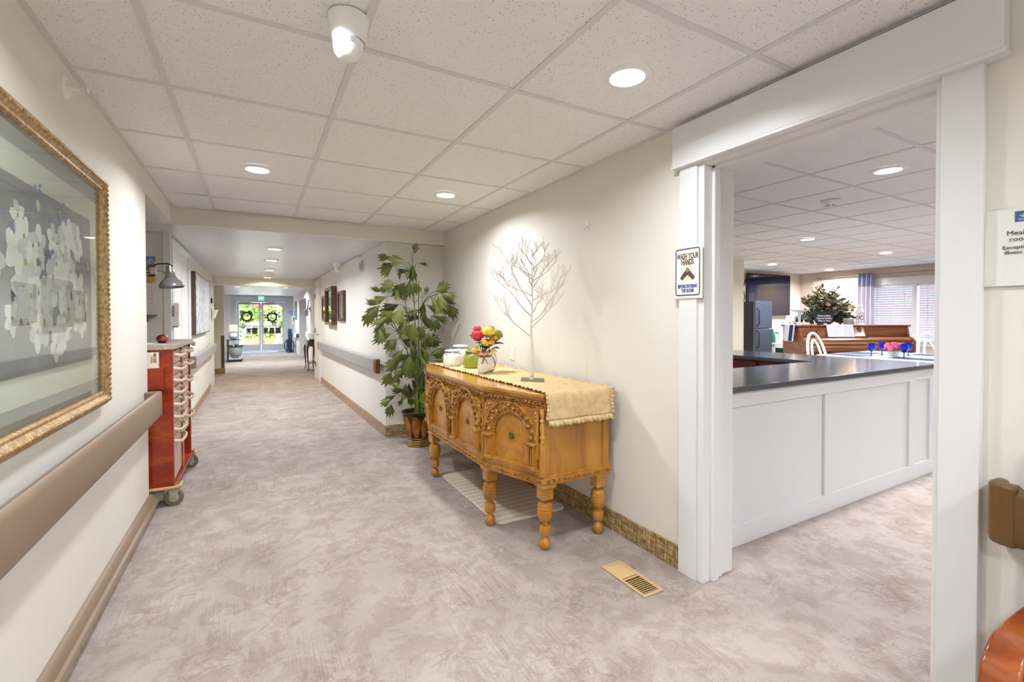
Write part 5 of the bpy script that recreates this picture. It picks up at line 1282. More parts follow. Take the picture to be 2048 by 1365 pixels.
# ---- upright piano set at an angle
def piano():
    t = thing('upright_piano', 'brown upright piano with an open music book on its desk', 'piano', (7.52, 4.17, 0), -yaw, world=False)
    wd = wood_mat('piano_walnut', (102, 56, 32), (130, 78, 48), (150, 98, 64), .3, (1.2, 8, 14), .3); Wd = 1.74
    MB().box(0, Wd, 0, .42, .0, 1.105).build('case', wd, t, bevel=.006)
    MB().box(-.02, Wd+.02, -.03, .45, 1.105, 1.13).build('lid', wd, t, bevel=.006)
    MB().box(.04, .28, -.014, 0, .95, 1.095).build('upper_panel', wd, t, bevel=.003)
    MB().box(1.02, Wd-.04, -.014, 0, .95, 1.095).build('upper_panel', wd, t, bevel=.003)
    MB().prism([(-.004, 1.10), (-.05, .955), (-.05, .945), (0, .945)], .28, 1.02, 'x').build('music_desk', wd, t, fixn=True)
    for u in (.30, .40, .92): MB().box(u, u+.05, -.03, -.006, .97, 1.09).build('desk_bracket', wd, t, bevel=.003)
    MB().box(.25, 1.05, -.085, -.02, .930, .944).build('book_ledge', wd, t, bevel=.003)
    MB().prism([(0, .945), (-.06, .94), (-.12, .90), (-.12, .855), (0, .855)], .03, Wd-.03, 'x').build('fallboard', wd, t, fixn=True)
    MB().box(.03, Wd-.03, -.15, 0, .825, .855).build('key_slip', wd, t, bevel=.004)
    MB().box(.03, Wd-.03, -.155, -.149, .846, .855).box(.03, Wd-.03, -.133, -.128, .786, .793).build('trim_line', mat('trim_gold', (214, 178, 120), .3), t)
    MB().box(.03, Wd-.03, -.13, 0, .72, .825).build('key_bed', wd, t, bevel=.004)
    for u in (0, Wd-.05):
        MB().prism([(0, .60), (-.10, .68), (-.16, .72), (-.16, .88), (-.12, .93), (-.05, .955), (-.02, 1.09), (0, 1.10)], u, u+.035, 'x').build('cheek', wd, t, fixn=True, bevel=.004)
        MB().box(u, u+.05, -.15, -.10, 0, .70).build('leg', wd, t, bevel=.004)
    MB().box(.06, Wd-.06, -.006, 0, .12, .72).build('knee_panel', wd, t, bevel=.004)
    # things on the piano (own top-level things)
    Mw = Matrix.Translation((7.52, 4.17, 0)) @ Matrix.Rotation(-yaw, 4, 'Z')
    def on(u, v, z): return tuple(Mw @ Vector((u, v, z)))
    top = 1.1305
    b = thing('music_book', 'open music book on the piano desk', 'book', on(.42, -.078, .9445), -yaw, world=False)
    pg = mat('page_white', (232, 234, 244), .7); ink = mat('staff_grey', (150, 156, 176), .7)
    lean = Matrix.Rotation(-.24, 4, 'X')
    for k, s_ in enumerate((0, 1)):
        p = MB().box(s_*.205+.002, s_*.205+.203, -.006, 0, 0, .195).xf(lean).build('page_block', pg, b)
        for r_ in range(8):
            MB().box(s_*.205+.03, s_*.205+.185, -.0068, -.006, .025+r_*.020, .0275+r_*.020).xf(lean).build('staff_line', ink, p)
    MB().box(-.006, .416, .0, .003, -.001, .20).xf(lean).build('cover', mat('book_cover', (190, 196, 214), .5), b)
    s = thing('black_sign', 'small black lettered sign standing on the piano', 'sign', on(.48, .12, top), -yaw, world=False)
    bk = mat('sign_slate', (40, 46, 58), .5)
    pts = [(-.13, 0), (.13, 0), (.165, .16), (.15, .20), (-.15, .20), (-.165, .16)]
    MB().prism([(x, z+.022) for x, z in pts], -.008, .008, 'y').build('board', bk, s, fixn=True)
    MB().box(-.09, -.07, -.03, .03, 0, .03).box(.07, .09, -.03, .03, 0, .03).build('easel_feet', M_BLACK, s)
    for k, tx in enumerate(('Home is Build,', 'Home is Double,', 'Taste is Treat')):
        place(text_mesh(tx, .036, M_WHITEPL, bold=.0008), 'lettering', s, (.0, -.009, .145-k*.040), FACE_MY)
    c = thing('cake_stand', 'clear glass cake stand on the left end of the piano', 'cake stand', on(.11, .16, top), -yaw, world=False)
    gl = mat('stand_glass', (214, 222, 228), .06, alpha=.55, coat=.5)
    MB().lathe([(.045, 0), (.040, .012), (.016, .03), (.020, .10), (.026, .17), (.018, .20)], (0, 0, 0), 24).build('pedestal', gl, c, smooth=50)
    MB().lathe([(.02, .20), (.09, .21), (.125, .235), (.128, .245), (.12, .243), (.08, .222), (.01, .212)], (0, 0, 0), 28, cap=False).build('plate', gl, c, smooth=60)
    p = thing('metal_pot', 'silvery metal pot on the piano beside the black sign', 'pot', on(.90, .15, top), -yaw, world=False)
    MB().lathe([(.062, 0), (.066, .01), (.070, .085), (.073, .09), (.066, .088), (.060, .02)], (0, 0, 0), 28).build('body', mat('zinc', (166, 178, 190), .4, metal=.3), p, smooth=40)
    MB().lathe([(.066, .088), (.06, .1), (.01, .102)], (0, 0, 0), 28, cap=False).build('lid', mat('zinc', (166, 178, 190), .4, metal=.3), p, smooth=40)
    h = thing('candle_holder', 'white lattice candle holder with a candle at the right of the piano', 'candle holder', on(1.07, .14, top), -yaw, world=False)
    MB().lathe([(.065, 0), (.06, .02), (.045, .06), (.040, .12), (.036, .165), (.05, .18), (.058, .20), (.05, .235)], (0, 0, 0), 24).build('lantern_body', mat('lantern_white', (232, 234, 240), .5), h, smooth=50)
    for k in range(24):
        a = (k % 8)*PI/4+(k//8)*.39; z = .045+.045*(k//8); r_ = .052-.006*(k//8)
        MB().sphere((r_*math.cos(a), r_*math.sin(a), z), .010, 6, 4, (.6, .6, 1.3)).build('lattice_hole', mat('lattice_dark', (70, 72, 84), .6), h, smooth=80)
    MB().lathe([(.036, .235), (.036, .31), (.03, .315)], (0, 0, 0), 20).build('candle', mat('candle_wax', (246, 244, 240), .5, sss=.1), h, smooth=40)
    d = thing('cardinal_figurine', 'tiny red bird figurine on a stick on the piano', 'figurine', on(1.00, .05, top), -yaw, world=False)
    MB().lathe([(.018, 0), (.016, .006), (.003, .008), (.003, .10)], (0, 0, 0), 10).build('stand', M_WHITEPL, d)
    MB().sphere((0, 0, .112), .012, 8, 6, (1.4, 1, 1)).sphere((.014, 0, .122), .008, 8, 5).build('bird', mat('bird_red', (150, 40, 40), .5), d, smooth=80)
    for s_ in (-1, 1): MB().prism([(-.004, .112), (.006, .112), (-.022, .134)], s_*.008-.002, s_*.008+.002, 'y').build('wing', mat('bird_red', (150, 40, 40), .5), d, fixn=True)
    q = thing('piano_towel', 'white and navy towel hung over the left end of the piano', 'towel', on(-.05, .18, 1.0), -yaw, world=False)
    def pf(u, v):
        a = v; x = (.0-.04*min(1, a*2.2)) if a < .45 else -.04-.05*(a-.45); z = (top-1.0+.006) if a < .40 else top-1.0+.006-(a-.40)*.46
        return (x+.05+.004*math.sin(u*14), -.14+.28*u, z+.002*math.sin(u*9))
    MB().grid(pf, 16, 24).build('towel_cloth', mat('towel_white', (222, 226, 236), .9), q, smooth=80, solid=.006)
    def pf2(u, v): p_ = pf(.12+u*.28, .42+.56*v); return (p_[0]-.006, p_[1], p_[2]+.003)
    MB().grid(pf2, 6, 12).build('navy_stripe', mat('towel_navy', (44, 52, 88), .9), q, smooth=80, solid=.003)
piano()
# ---- large artificial ficus behind the piano
def ficus():
    x, y = 9.35, 4.75
    t = thing('artificial_ficus', 'bushy variegated ficus behind the piano in the far corner', 'potted plant', (x, y, 0))
    MB().lathe([(.16, 0), (.2, .3), (.21, .34), (.18, .34), (.16, .30)], (x, y, 0), 24).build('pot', mat('wicker', (150, 112, 70), .8, bump=(60, .6, .01)), t, smooth=40)
    tr = mat('ficus_trunk', (92, 72, 52), .8)
    for k in range(3): MB().tube([(x+.03*math.cos(k*2), y+.03*math.sin(k*2), .3), (x+.05*math.sin(k*3), y+.04, .9), (x+.16*math.cos(k*2.1), y+.1*math.sin(k*2.1), 1.5)], [.018, .015, .008], 8).build('trunk', tr, t, smooth=60)
    rr = random.Random(21); ms = [mat('ficus_dark', (52, 62, 46), .5), mat('ficus_olive', (112, 112, 82), .5), mat('ficus_cream', (196, 180, 142), .55), mat('ficus_brown', (132, 106, 78), .6)]
    def lf(mb, c, d, L_, mi):
        d = d.normalized(); s_ = d.cross(Vector((rr.uniform(-1, 1), rr.uniform(-1, 1), rr.uniform(-1, 1)))).normalized(); n_ = d.cross(s_); mb.mi = mi
        c = Vector(c); w = L_*.24
        mb.add([c, c+d*L_*.35+s_*w-n_*.004, c+d*L_*.7+s_*w*.7-n_*.006, c+d*L_-n_*.02, c+d*L_*.7-s_*w*.7-n_*.006, c+d*L_*.35-s_*w-n_*.004], [(0, 1, 2, 3, 4, 5)])
    n = 0
    for k in range(105):     # sprays: each a branch with leaves
        a = rr.uniform(0, 2*PI); el = rr.uniform(-.35, 1.3); R_ = rr.uniform(.35, .62)
        if k < 4: el = rr.uniform(.9, 1.4); R_ = rr.uniform(.62, .78)
        d0 = Vector((math.cos(a)*math.cos(el), math.sin(a)*math.cos(el), math.sin(el))); o = Vector((x, y, 1.25)); end = o+Vector((d0.x*R_*.92, d0.y*R_*.8, d0.z*R_*.80))
        mb = MB(); mb.mi = 0; mb.tube([o+(end-o)*.3, o+(end-o)*.7+Vector((0, 0, .04)), end], [.005, .004, .002], 4)
        for q in range(20):
            f = .35+.65*q/19; c = o+(end-o)*f+Vector((0, 0, .03*math.sin(f*3))); ld = d0*.6+Vector((rr.uniform(-1, 1), rr.uniform(-1, 1), rr.uniform(-.7, .6)))
            lf(mb, c, ld, rr.uniform(.07, .11), rr.choice([0, 0, 1, 1, 2, 3] if end.z > 1.35 else [0, 0, 0, 1]))
        mb.build('leafy_spray', ms, t, fixn=False)
ficus()
# ---- refrigerator, television, side desk
def fridge():
    x0, x1, y0, y1 = 8.85, 9.42, 5.76, 6.34
    t = thing('refrigerator', 'dark textured steel refrigerator beyond the counter', 'refrigerator', ((x0+x1)/2, (y0+y1)/2, 0))
    dk = mat('fridge_side', (26, 30, 42), .4); st = mat('fridge_front', [(62, 70, 86), (108, 116, 132)], .32, metal=.6, noise=(80, .3, .7), bump=(150, .3, .003))
    MB().box(x0, x1, y0+.06, y1, .02, 1.58).build('cabinet', dk, t, bevel=.006)
    for z0, z1 in ((.06, 1.015), (1.03, 1.585)):
        d = MB().box(x0, x1, y0, y0+.055, z0, z1).build('door', st, t, bevel=.008)
        zz = (1.06, 1.45) if z0 > 1 else (.62, .99)
        MB().tube([(x0+.05, y0-.005, zz[0]), (x0+.05, y0-.05, zz[0]+.06), (x0+.05, y0-.05, zz[1]-.06), (x0+.05, y0-.005, zz[1])], .012, 8).build('handle', M_BLACK, d, smooth=60)
    for x in (x0+.05, x1-.05):
        for y in (y0+.1, y1-.05): MB().lathe([(.02, 0), (.02, .025)], (x, y, 0), 10).build('foot', M_BLACK, t)
    MB().box(x1-.09, x1-.05, y0-.002, y0, 1.52, 1.535).build('badge', M_CHROME, t)
fridge()
def tv():
    t = thing('television', 'large wall-mounted television above the refrigerator', 'television', (10.22, 6.36, 1.30))
    MB().box(9.44, 11.02, 6.31, 6.36, 1.30, 2.235).build('housing', M_BLACK, t, bevel=.006)
    MB().box(9.452, 11.008, 6.307, 6.312, 1.318, 2.223).build('screen', mat('tv_screen', (14, 26, 48), .05, spec=.4), t)
    MB().box(10.0, 10.5, 6.36, 6.399, 1.55, 2.0).build('wall_bracket', M_BLACK, t)
    MB().tube([(9.43, 6.37, 2.1), (9.36, 6.38, 1.9), (9.42, 6.38, 1.7), (9.35, 6.38, 1.5)], .01, 6).build('cable', M_BLACK, t, smooth=60)
tv()
def desk():
    t = thing('side_desk', 'low white side desk with an open shelf between refrigerator and piano', 'desk', (10.2, 5.95, 0))
    MB().box(9.46, 10.75, 5.72, 6.30, .685, .71).build('desktop', M_PANEL, t, bevel=.004)
    for x in (9.50, 10.70): MB().box(x-.02, x+.02, 5.75, 6.28, 0, .685).build('leg_panel', M_PANEL, t)
    MB().box(9.52, 10.68, 6.0, 6.28, .30, .32).build('lower_shelf', M_PANEL, t)
    dsk = .7105
    o = thing('fabric_bin', 'dark green fabric bin under the white side desk', 'bin', (10.05, 6.05, .3205)); MB().box(9.75, 10.35, 6.02, 6.26, .3205, .56).build('bin_body', mat('bin_green', (20, 60, 66), .8), o, bevel=.01); MB().box(9.98, 10.12, 6.012, 6.02, .47, .49).build('bin_handle', M_BLACK, o)
    b = thing('green_bottle', 'green pump bottle on the side desk next to the refrigerator', 'bottle', (9.58, 5.85, dsk)); MB().lathe([(.05, 0), (.055, .02), (.05, .15), (.03, .22), (.018, .26), (.018, .29)], (9.58, 5.85, dsk), 20).build('body', mat('bottle_green', (36, 132, 86), .3), b, smooth=40); MB().lathe([(.022, .29), (.022, .32), (.008, .33)], (9.58, 5.85, dsk), 14).build('cap', M_WHITEPL, b)
    for k, x in enumerate((10.12, 10.28)):
        g = thing('red_flower_stem', ('red-footed candle stick at the left on the side desk', 'red-footed candle stick at the right on the side desk')[k], 'candlestick', (x, 5.9, dsk), group='red candlesticks')
        rd = mat('glossy_red', (156, 56, 66), .3)
        MB().lathe([(.05, 0), (.055, .02), (.045, .05), (.01, .06)], (x, 5.9, dsk), 18).build('foot', rd, g, smooth=50); MB().tube([(x, 5.9, dsk+.055), (x, 5.9, dsk+.30)], .006, 8).build('rod', M_STEEL, g); MB().box(x-.03, x+.03, 5.88, 5.92, dsk+.29, dsk+.35).build('cup', mat('dark_red', (96, 36, 42), .5), g, bevel=.006)
    g = thing('glass_jar', 'clear glass jar on the side desk', 'jar', (9.82, 5.9, dsk)); MB().lathe([(.04, 0), (.045, .02), (.045, .14), (.03, .17), (.035, .2)], (9.82, 5.9, dsk), 18).build('body', MATS['stand_glass'], g, smooth=40); MB().lathe([(.037, .2), (.037, .22)], (9.82, 5.9, dsk), 18).build('lid', M_STEEL, g)
    pz = thing('plastic_panel', 'clear reflective sheet leaning on the wall behind the side desk', 'panel', (10.1, 6.36, dsk)); MB().box(9.55, 10.6, 6.375, 6.385, dsk, 1.19).build('sheet', mat('acrylic_grey', (196, 196, 200), .12, coat=.4), pz); MB().box(9.55, 10.6, 6.37, 6.39, dsk, dsk+.015).build('ledge', M_STEEL, pz)
desk()
# ---- window with blinds, curtain and rod
def window():
    t = struct(MB().box(DX-.02, DX, WY0-.10, WY1+.08, WZ1, WZ1+.15).build('window_1', M_TRIM))
    MB().box(DX-.02, DX, WY1, WY1+.08, WZ0-.06, WZ1).build('casing', M_TRIM, t); MB().box(DX-.02, DX, WY0-.1, WY0, WZ0-.06, WZ1).build('casing', M_TRIM, t)
    MB().box(DX-.06, DX+.02, WY0-.12, WY1+.10, WZ0-.05, WZ0).build('sill', M_TRIM, t)
    MB().box(DX-.02, DX, WY0-.1, WY1+.08, WZ0-.14, WZ0-.05).build('apron', M_TRIM, t)
    for y in (4.165, 3.18): MB().box(DX-.015, DX+.10, y-.035, y+.035, WZ0, WZ1).build('mullion', M_TRIM, t)
    MB().box(DX+.06, DX+.065, WY0, WY1, WZ0, WZ1).build('glass', M_PANE, t)
    for y0, y1 in ((4.205, WY1-.005), (3.22, 4.125), (WY0+.005, 3.14)):
        b = thing('window_blind', {4.205: 'white slatted blind left of the white window post', 3.22: 'white slatted blind right of the white window post', WY0+.005: 'white slatted blind at the right end of the window'}[y0], 'blind', (DX, (y0+y1)/2, WZ0), group='window blinds')
        bm_ = mat('blind_slat', (206, 218, 224), .45)
        MB().box(DX+.005, DX+.05, y0, y1, WZ1-.05, WZ1-.002).build('head_rail', M_WHITEPL, b)
        for k in range(22):
            z = WZ0+.025+k*.0485
            MB().obox((DX+.028, (y0+y1)/2, z), (.023, 0, .006), (0, (y1-y0)/2-.004, 0), (-.0004, 0, .0012)).build('slat', bm_, b)
        for f in (.18, .5, .82):
            MB().box(DX+.004, DX+.006, y0+(y1-y0)*f-.003, y0+(y1-y0)*f+.003, WZ0+.01, WZ1-.05).build('ladder_cord', mat('cord_grey', (176, 188, 194), .7), b)
window()
def curtain():
    r = thing('curtain_rod', 'thin curtain rod above the dining room window', 'curtain rod', (DX-.1, 4.0, 2.15))
    MB().tube([(DX-.09, 2.0, 2.165), (DX-.09, 6.0, 2.165)], .011, 10).build('rod', mat('rod_bronze', (168, 156, 132), .4, metal=.4), r, smooth=60)
    for y in (2.1, 4.0, 5.95): MB().box(DX-.10, DX, y-.012, y+.012, 2.15, 2.18).build('bracket', mat('rod_bronze', (168, 156, 132), .4, metal=.4), r)
    t = thing('curtain', 'sheer lilac grey curtain gathered left of the window', 'curtain', (DX-.09, 4.97, 0))
    def pf(u, v): z = 2.20-2.17*v; y = 4.83+.28*u; return (DX-.10+.032*math.cos(u*2*PI*3.5)*(1-.3*v), y+.01*math.sin(v*5), z)
    MB().grid(pf, 56, 20).build('cloth', mat('curtain_sheer', (214, 208, 222), .8, alpha=.82), t, smooth=80, solid=.002)
    def pb(u, v): p = pf(u, v*.13); return (p[0]-.004, p[1], p[2])
    MB().grid(pb, 56, 4).build('top_band', mat('curtain_band', (150, 150, 176), .8), t, smooth=80, solid=.002)
    for k in range(4):
        y = 4.865+.07*k
        MB().tube([(DX-.09+.018*math.cos(q*PI/8), y, 2.165+.02*math.sin(q*PI/8)) for q in range(16)], .004, 6, closed=True).build('grommet', M_STEEL, t, smooth=60)
curtain()
def wall_panel():
    t = thing('framed_board', 'peach coloured framed board on the far wall left of the curtain', 'board', (DX, 5.6, 1.0))
    MB().box(DX-.012, DX-.001, 5.22, 6.02, .98, 2.02).build('board', mat('peach_board', (222, 188, 164), .7), t)
    fm = mat('board_frame', (226, 214, 204), .5)
    MB().box(DX-.03, DX-.001, 5.14, 6.10, 2.02, 2.11).build('frame_top', fm, t, bevel=.003); MB().box(DX-.03, DX-.001, 5.14, 6.10, .90, .98).build('frame_bottom', fm, t, bevel=.003)
    MB().box(DX-.03, DX-.001, 5.14, 5.22, .98, 2.02).build('frame_side', fm, t, bevel=.003); MB().box(DX-.03, DX-.001, 6.02, 6.10, .98, 2.02).build('frame_side', fm, t, bevel=.003)
wall_panel()
# ================================================================== CORRIDOR AND LOBBY
def door_left():
    y0, y1, zt = 5.56, 6.72, 1.96
    t = struct(MB().box(XC, XC+.004, y0, y1, 0, zt).build('door_1', M_TRIM))
    MB().box(XC, XC+.025, y0-.09, y0, 0, zt+.07).build('casing', M_TRIM, t, bevel=.004); MB().box(XC, XC+.025, y1, y1+.09, 0, zt+.07).build('casing', M_TRIM, t, bevel=.004)
    MB().box(XC, XC+.027, y0, y1, zt, zt+.07).build('casing', M_TRIM, t, bevel=.004)
    for z0, z1 in ((.2, .85), (1.0, 1.8)):
        for a in (0, 1):
            ya = y0+.12+a*.50; MB().box(XC+.004, XC+.008, ya, ya+.40, z0, z1).build('door_panel', M_TRIM, t, bevel=.003)
    MB().lathe([(.012, 0), (.012, .04), (.026, .05), (.026, .07), (.015, .078)], (XC+.004, y1-.08, .95), 16, 'x').build('door_knob', M_STEEL, t, smooth=50, fixn=True)
door_left()
def dispenser(x, y, z, label, d=1, w=.14, h=.225):
    t = thing('soap_dispenser', label, 'dispenser', (x, y, z))
    MB().box(x, x+d*.085, y-w/2, y+w/2, z, z+h).build('housing', M_WHITEPL, t, bevel=.018, bseg=3)
    MB().box(x+d*.012, x+d*.05, y-w/2-.002, y-w/2+.004, z+h*.40, z+h*.85).build('window', mat('disp_grey', (150, 152, 158), .4), t)
    MB().box(x+d*.03, x+d*.07, y-.03, y+.03, z-.012, z+.004).build('nozzle', mat('disp_grey', (150, 152, 158), .4), t)
dispenser(XC, 5.40, 1.178, 'white hand sanitizer dispenser beside the left corridor door')
dispenser(1.27, 19.3, 1.0, 'white dispenser on the lobby wall near the glass doors', -1, .2, .34)
def art_panel():
    t = thing('art_panel', 'pale textured art panel with dark edges on the left corridor wall', 'wall art', (XC, 8.06, 1.03))
    MB().box(XC+.002, XC+.048, 7.10, 9.03, 1.035, 1.855).build('box_frame', mat('art_edge', (86, 74, 70), .5), t)
    MB().box(XC+.048, XC+.054, 7.115, 9.015, 1.05, 1.84).build('relief', mat('art_relief', [(150, 150, 160), (232, 232, 236)], .4, noise=(22, .38, .62, .8), bump=(24, .9, .02), stretch=(1, 1.6, .7)), t)
art_panel()
def left_end_trim():
    t = struct(MB().box(XC, XC+.02, 9.72, 9.80, 0, 1.93).build('trim_2', M_TRIM)); MB().box(XC, XC+.02, 10.32, 10.40, 0, 1.93).build('trim_board', M_TRIM, t); MB().box(XC, XC+.02, 9.80, 10.32, 1.85, 1.93).build('trim_board', M_TRIM, t)
    MB().box(XC, XC+.006, 9.80, 10.32, 0, 1.85).build('door_leaf', M_TRIM, t)
    f = thing('file_pocket', 'white wall file pocket at the end of the left corridor wall', 'file holder', (XC, 10.1, 1.25))
    MB().prism([(XC+.02, 1.25), (XC+.05, 1.25), (XC+.10, 1.41), (XC+.02, 1.41)], 9.98, 10.26, 'y').build('pocket', M_WHITEPL, f, fixn=True); MB().box(XC+.02, XC+.023, 9.98, 10.26, 1.41, 1.47).build('back_plate', M_WHITEPL, f)
    k = thing('hanging_handset', 'small black handset hanging on the left corridor door frame', 'handset', (XC, 9.76, 1.52))
    MB().box(XC+.02, XC+.045, 9.735, 9.785, 1.52, 1.61).build('body', M_BLACK, k, bevel=.006); MB().tube([(XC+.03, 9.74, 1.61), (XC+.035, 9.745, 1.66), (XC+.035, 9.775, 1.66), (XC+.03, 9.78, 1.61)], .004, 6).build('loop', mat('loop_grey', (180, 180, 180), .4), k)
left_end_trim()
def outlet_left():
    o = thing('wall_outlet', 'small white outlet low on the left corridor wall under the handrail', 'wall outlet', (XC, 7.6, .42)); MB().box(XC, XC+.006, 7.565, 7.635, .36, .475).build('cover_plate', M_WHITEPL, o, bevel=.002)
    for z in (.395, .44): MB().box(XC+.006, XC+.008, 7.585, 7.615, z-.012, z+.012).build('socket', mat('socket_grey', (196, 196, 194), .5), o)
outlet_left()
# ---- framed pictures on the right corridor wall
def shadow_box(y0, y1, z0, z1, d, label, m_):
    yc = (y0+y1)/2; x = rwx(yc)-.003
    t = thing('framed_picture', label, 'picture', (x, yc, z0), group='framed pictures on the right corridor wall')
    w = .05
    MB().box(x-d, x, y0, y0+w, z0, z1).build('frame_side', m_, t, bevel=.004); MB().box(x-d, x, y1-w, y1, z0, z1).build('frame_side', m_, t, bevel=.004)
    MB().box(x-d, x, y0+w, y1-w, z0, z0+w).build('frame_rail', m_, t, bevel=.004); MB().box(x-d, x, y0+w, y1-w, z1-w, z1).build('frame_rail', m_, t, bevel=.004)
    MB().box(x-.012, x-.004, y0+w, y1-w, z0+w, z1-w).build('print', mat('print_pale', [(216, 206, 188), (150, 140, 128)], .6, noise=(9, .5, .75)), t)
    MB().box(x-d*.55-.002, x-d*.55, y0+w, y1-w, z0+w, z1-w).build('glass', M_PICGLASS, t)
fw = wood_mat('frame_walnut', (62, 34, 20), (92, 54, 32), (118, 74, 46), .35, (6, 6, 20), .2)
shadow_box(7.05, 7.60, 1.205, 1.66, .034, 'narrow brown framed picture, nearest on the right corridor wall', fw)
shadow_box(7.80, 8.62, 1.14, 1.765, .075, 'large deep brown framed picture in the middle of three', fw)
shadow_box(8.76, 9.28, 1.205, 1.66, .034, 'brown framed picture farthest along the right corridor wall', fw)
def strobe():
    y = 5.95; x = rwx(y)
    t = thing('alarm_strobe', 'cream fire alarm strobe high on the right corridor wall', 'alarm', (x, y, 1.84))
    MB().box(x-.028, x, y-.06, y+.06, 1.84, 1.965).build('housing', mat('strobe_cream', (216, 196, 180), .4), t, bevel=.004)
    MB().box(x-.05, x-.028, y-.02, y+.02, 1.86, 1.94).build('lens', mat('strobe_lens', (236, 236, 232), .1, coat=.5), t, bevel=.01)
    for k in range(4): MB().box(x-.0295, x-.028, y-.052, y-.026, 1.86+k*.02, 1.868+k*.02).build('sounder_slot', mat('slot_brown', (130, 112, 100), .6), t)
strobe()
def conduit():
    t = thing('cable_conduit', 'thin white conduit along the top of the right corridor wall', 'conduit', (1.1, 8, 2.03))
    MB().tube([(rwx(y)-.012, y, LOW-.016) for y in (6.05, 8, 9.55)], .010, 8).build('pipe', M_WHITEPL, t, smooth=60)
    for y in (6.2, 7.2, 8.2, 9.2): MB().box(rwx(y)-.026, rwx(y), y-.008, y+.008, LOW-.03, LOW-.002).build('clip', M_WHITEPL, t)
conduit()
def door_right():
    y0, y1, zt = 9.68, 10.34, 1.93; x = rwx(10)-.002
    a = math.atan2(rwx(10.34)-rwx(9.68), .66)
    t = struct(MB().box(x-.006, x+.04, y0, y1, .012, zt).build('door_2', M_TRIM))
    MB().box(x-.028, x+.04, y0-.09, y0, 0, zt+.08).build('casing', M_TRIM, t, bevel=.004); MB().box(x-.028, x+.04, y1, y1+.06, 0, zt+.08).build('casing', M_TRIM, t, bevel=.004); MB().box(x-.03, x+.04, y0, y1, zt, zt+.08).build('casing', M_TRIM, t, bevel=.004)
    for z0, z1 in ((.2, .80), (.95, 1.80)): MB().box(x-.012, x-.006, y0+.12, y1-.12, z0, z1).build('door_panel', M_TRIM, t, bevel=.004)
    MB().lathe([(.03, 0), (.03, -.01), (.012, -.012), (.012, -.045)], (x-.006, y0+.07, .93), 16, 'x').build('handle_rose', M_STEEL, t, smooth=50, fixn=True)
    MB().tube([(x-.05, y0+.07, .93), (x-.052, y0+.17, .93)], .008, 8).build('lever', M_STEEL, t, smooth=60)
    for z in (.3, 1.0, 1.7): MB().box(x-.03, x-.005, y1-.02, y1+.004, z-.05, z+.05).build('hinge', M_STEEL, t)
door_right()
# ---- column corner guard
g = thing('corner_guard', 'brown vinyl corner guard on the column before the lobby', 'corner guard', (-.64, 12.29, .12))
MB().box(-.700, -.634, 12.297, 12.3, .125, .862).build('front_strip', mat('guard_brown', (98, 80, 70), .45), g); MB().box(-.637, -.634, 12.3, 12.37, .125, .862).build('side_strip', mat('guard_brown', (98, 80, 70), .45), g)
# ---- lobby: glass double doors
def glass_doors():
    fr = mat('door_frame_white', (206, 208, 212), .4); dr = mat('door_leaf_grey', (200, 200, 202), .4)
    t = struct(MB().box(EX0-.12, EX0+.03, EY-.02, EY+.10, 0, EZ+.02).build('door_frame_end', fr, bevel=.004))
    MB().box(EX1-.03, EX1+.12, EY-.02, EY+.10, 0, EZ+.02).build('post', fr, t, bevel=.004); MB().box(EX0-.16, EX1+.16, EY-.03, EY+.10, EZ, EZ+.22).build('header', fr, t, bevel=.004)
    MB().box(EX0, EX1, EY, EY+.12, -.003, .012).build('threshold', M_STEEL, t)
    xm = (EX0+EX1)/2
    for n_, (x0, x1) in enumerate(((EX0+.035, xm-.004), (xm+.004, EX1-.035))):
        d = struct(MB().box(x0, x0+.075, EY+.02, EY+.065, .02, EZ-.005).build('door_%d' % (3+n_), dr, bevel=.003))
        MB().box(x1-.075, x1, EY+.02, EY+.065, .02, EZ-.005).build('stile', dr, d, bevel=.003); MB().box(x0+.075, x1-.075, EY+.02, EY+.065, .02, .27).build('bottom_rail', dr, d, bevel=.003)
        MB().box(x0+.075, x1-.075, EY+.02, EY+.065, .935, .985).build('middle_rail', dr, d, bevel=.003); MB().box(x0+.075, x1-.075, EY+.02, EY+.065, EZ-.09, EZ-.005).build('top_rail', dr, d, bevel=.003)
        MB().add([(x0+.07, EY+.042, .26), (x1-.07, EY+.042, .26), (x1-.07, EY+.042, .94), (x0+.07, EY+.042, .94)], [(0, 1, 2, 3)]).build('pane', M_PANE, d)
        MB().add([(x0+.07, EY+.042, .98), (x1-.07, EY+.042, .98), (x1-.07, EY+.042, EZ-.08), (x0+.07, EY+.042, EZ-.08)], [(0, 1, 2, 3)]).build('pane', M_PANE, d)
        MB().tube([(x0+.05, EY+.0, .96), (x1-.05, EY+.0, .96)], .016, 8).build('push_bar', M_STEEL, d, smooth=60)
        MB().box(x0+.12, x0+.40, EY-.02, EY+.02, EZ-.075, EZ-.02).build('closer', M_STEEL, d); MB().tube([(x0+.3, EY-.01, EZ-.02), (x0+.52, EY-.03, EZ+.01)], .008, 6).build('closer_arm', M_STEEL, d)
glass_doors()
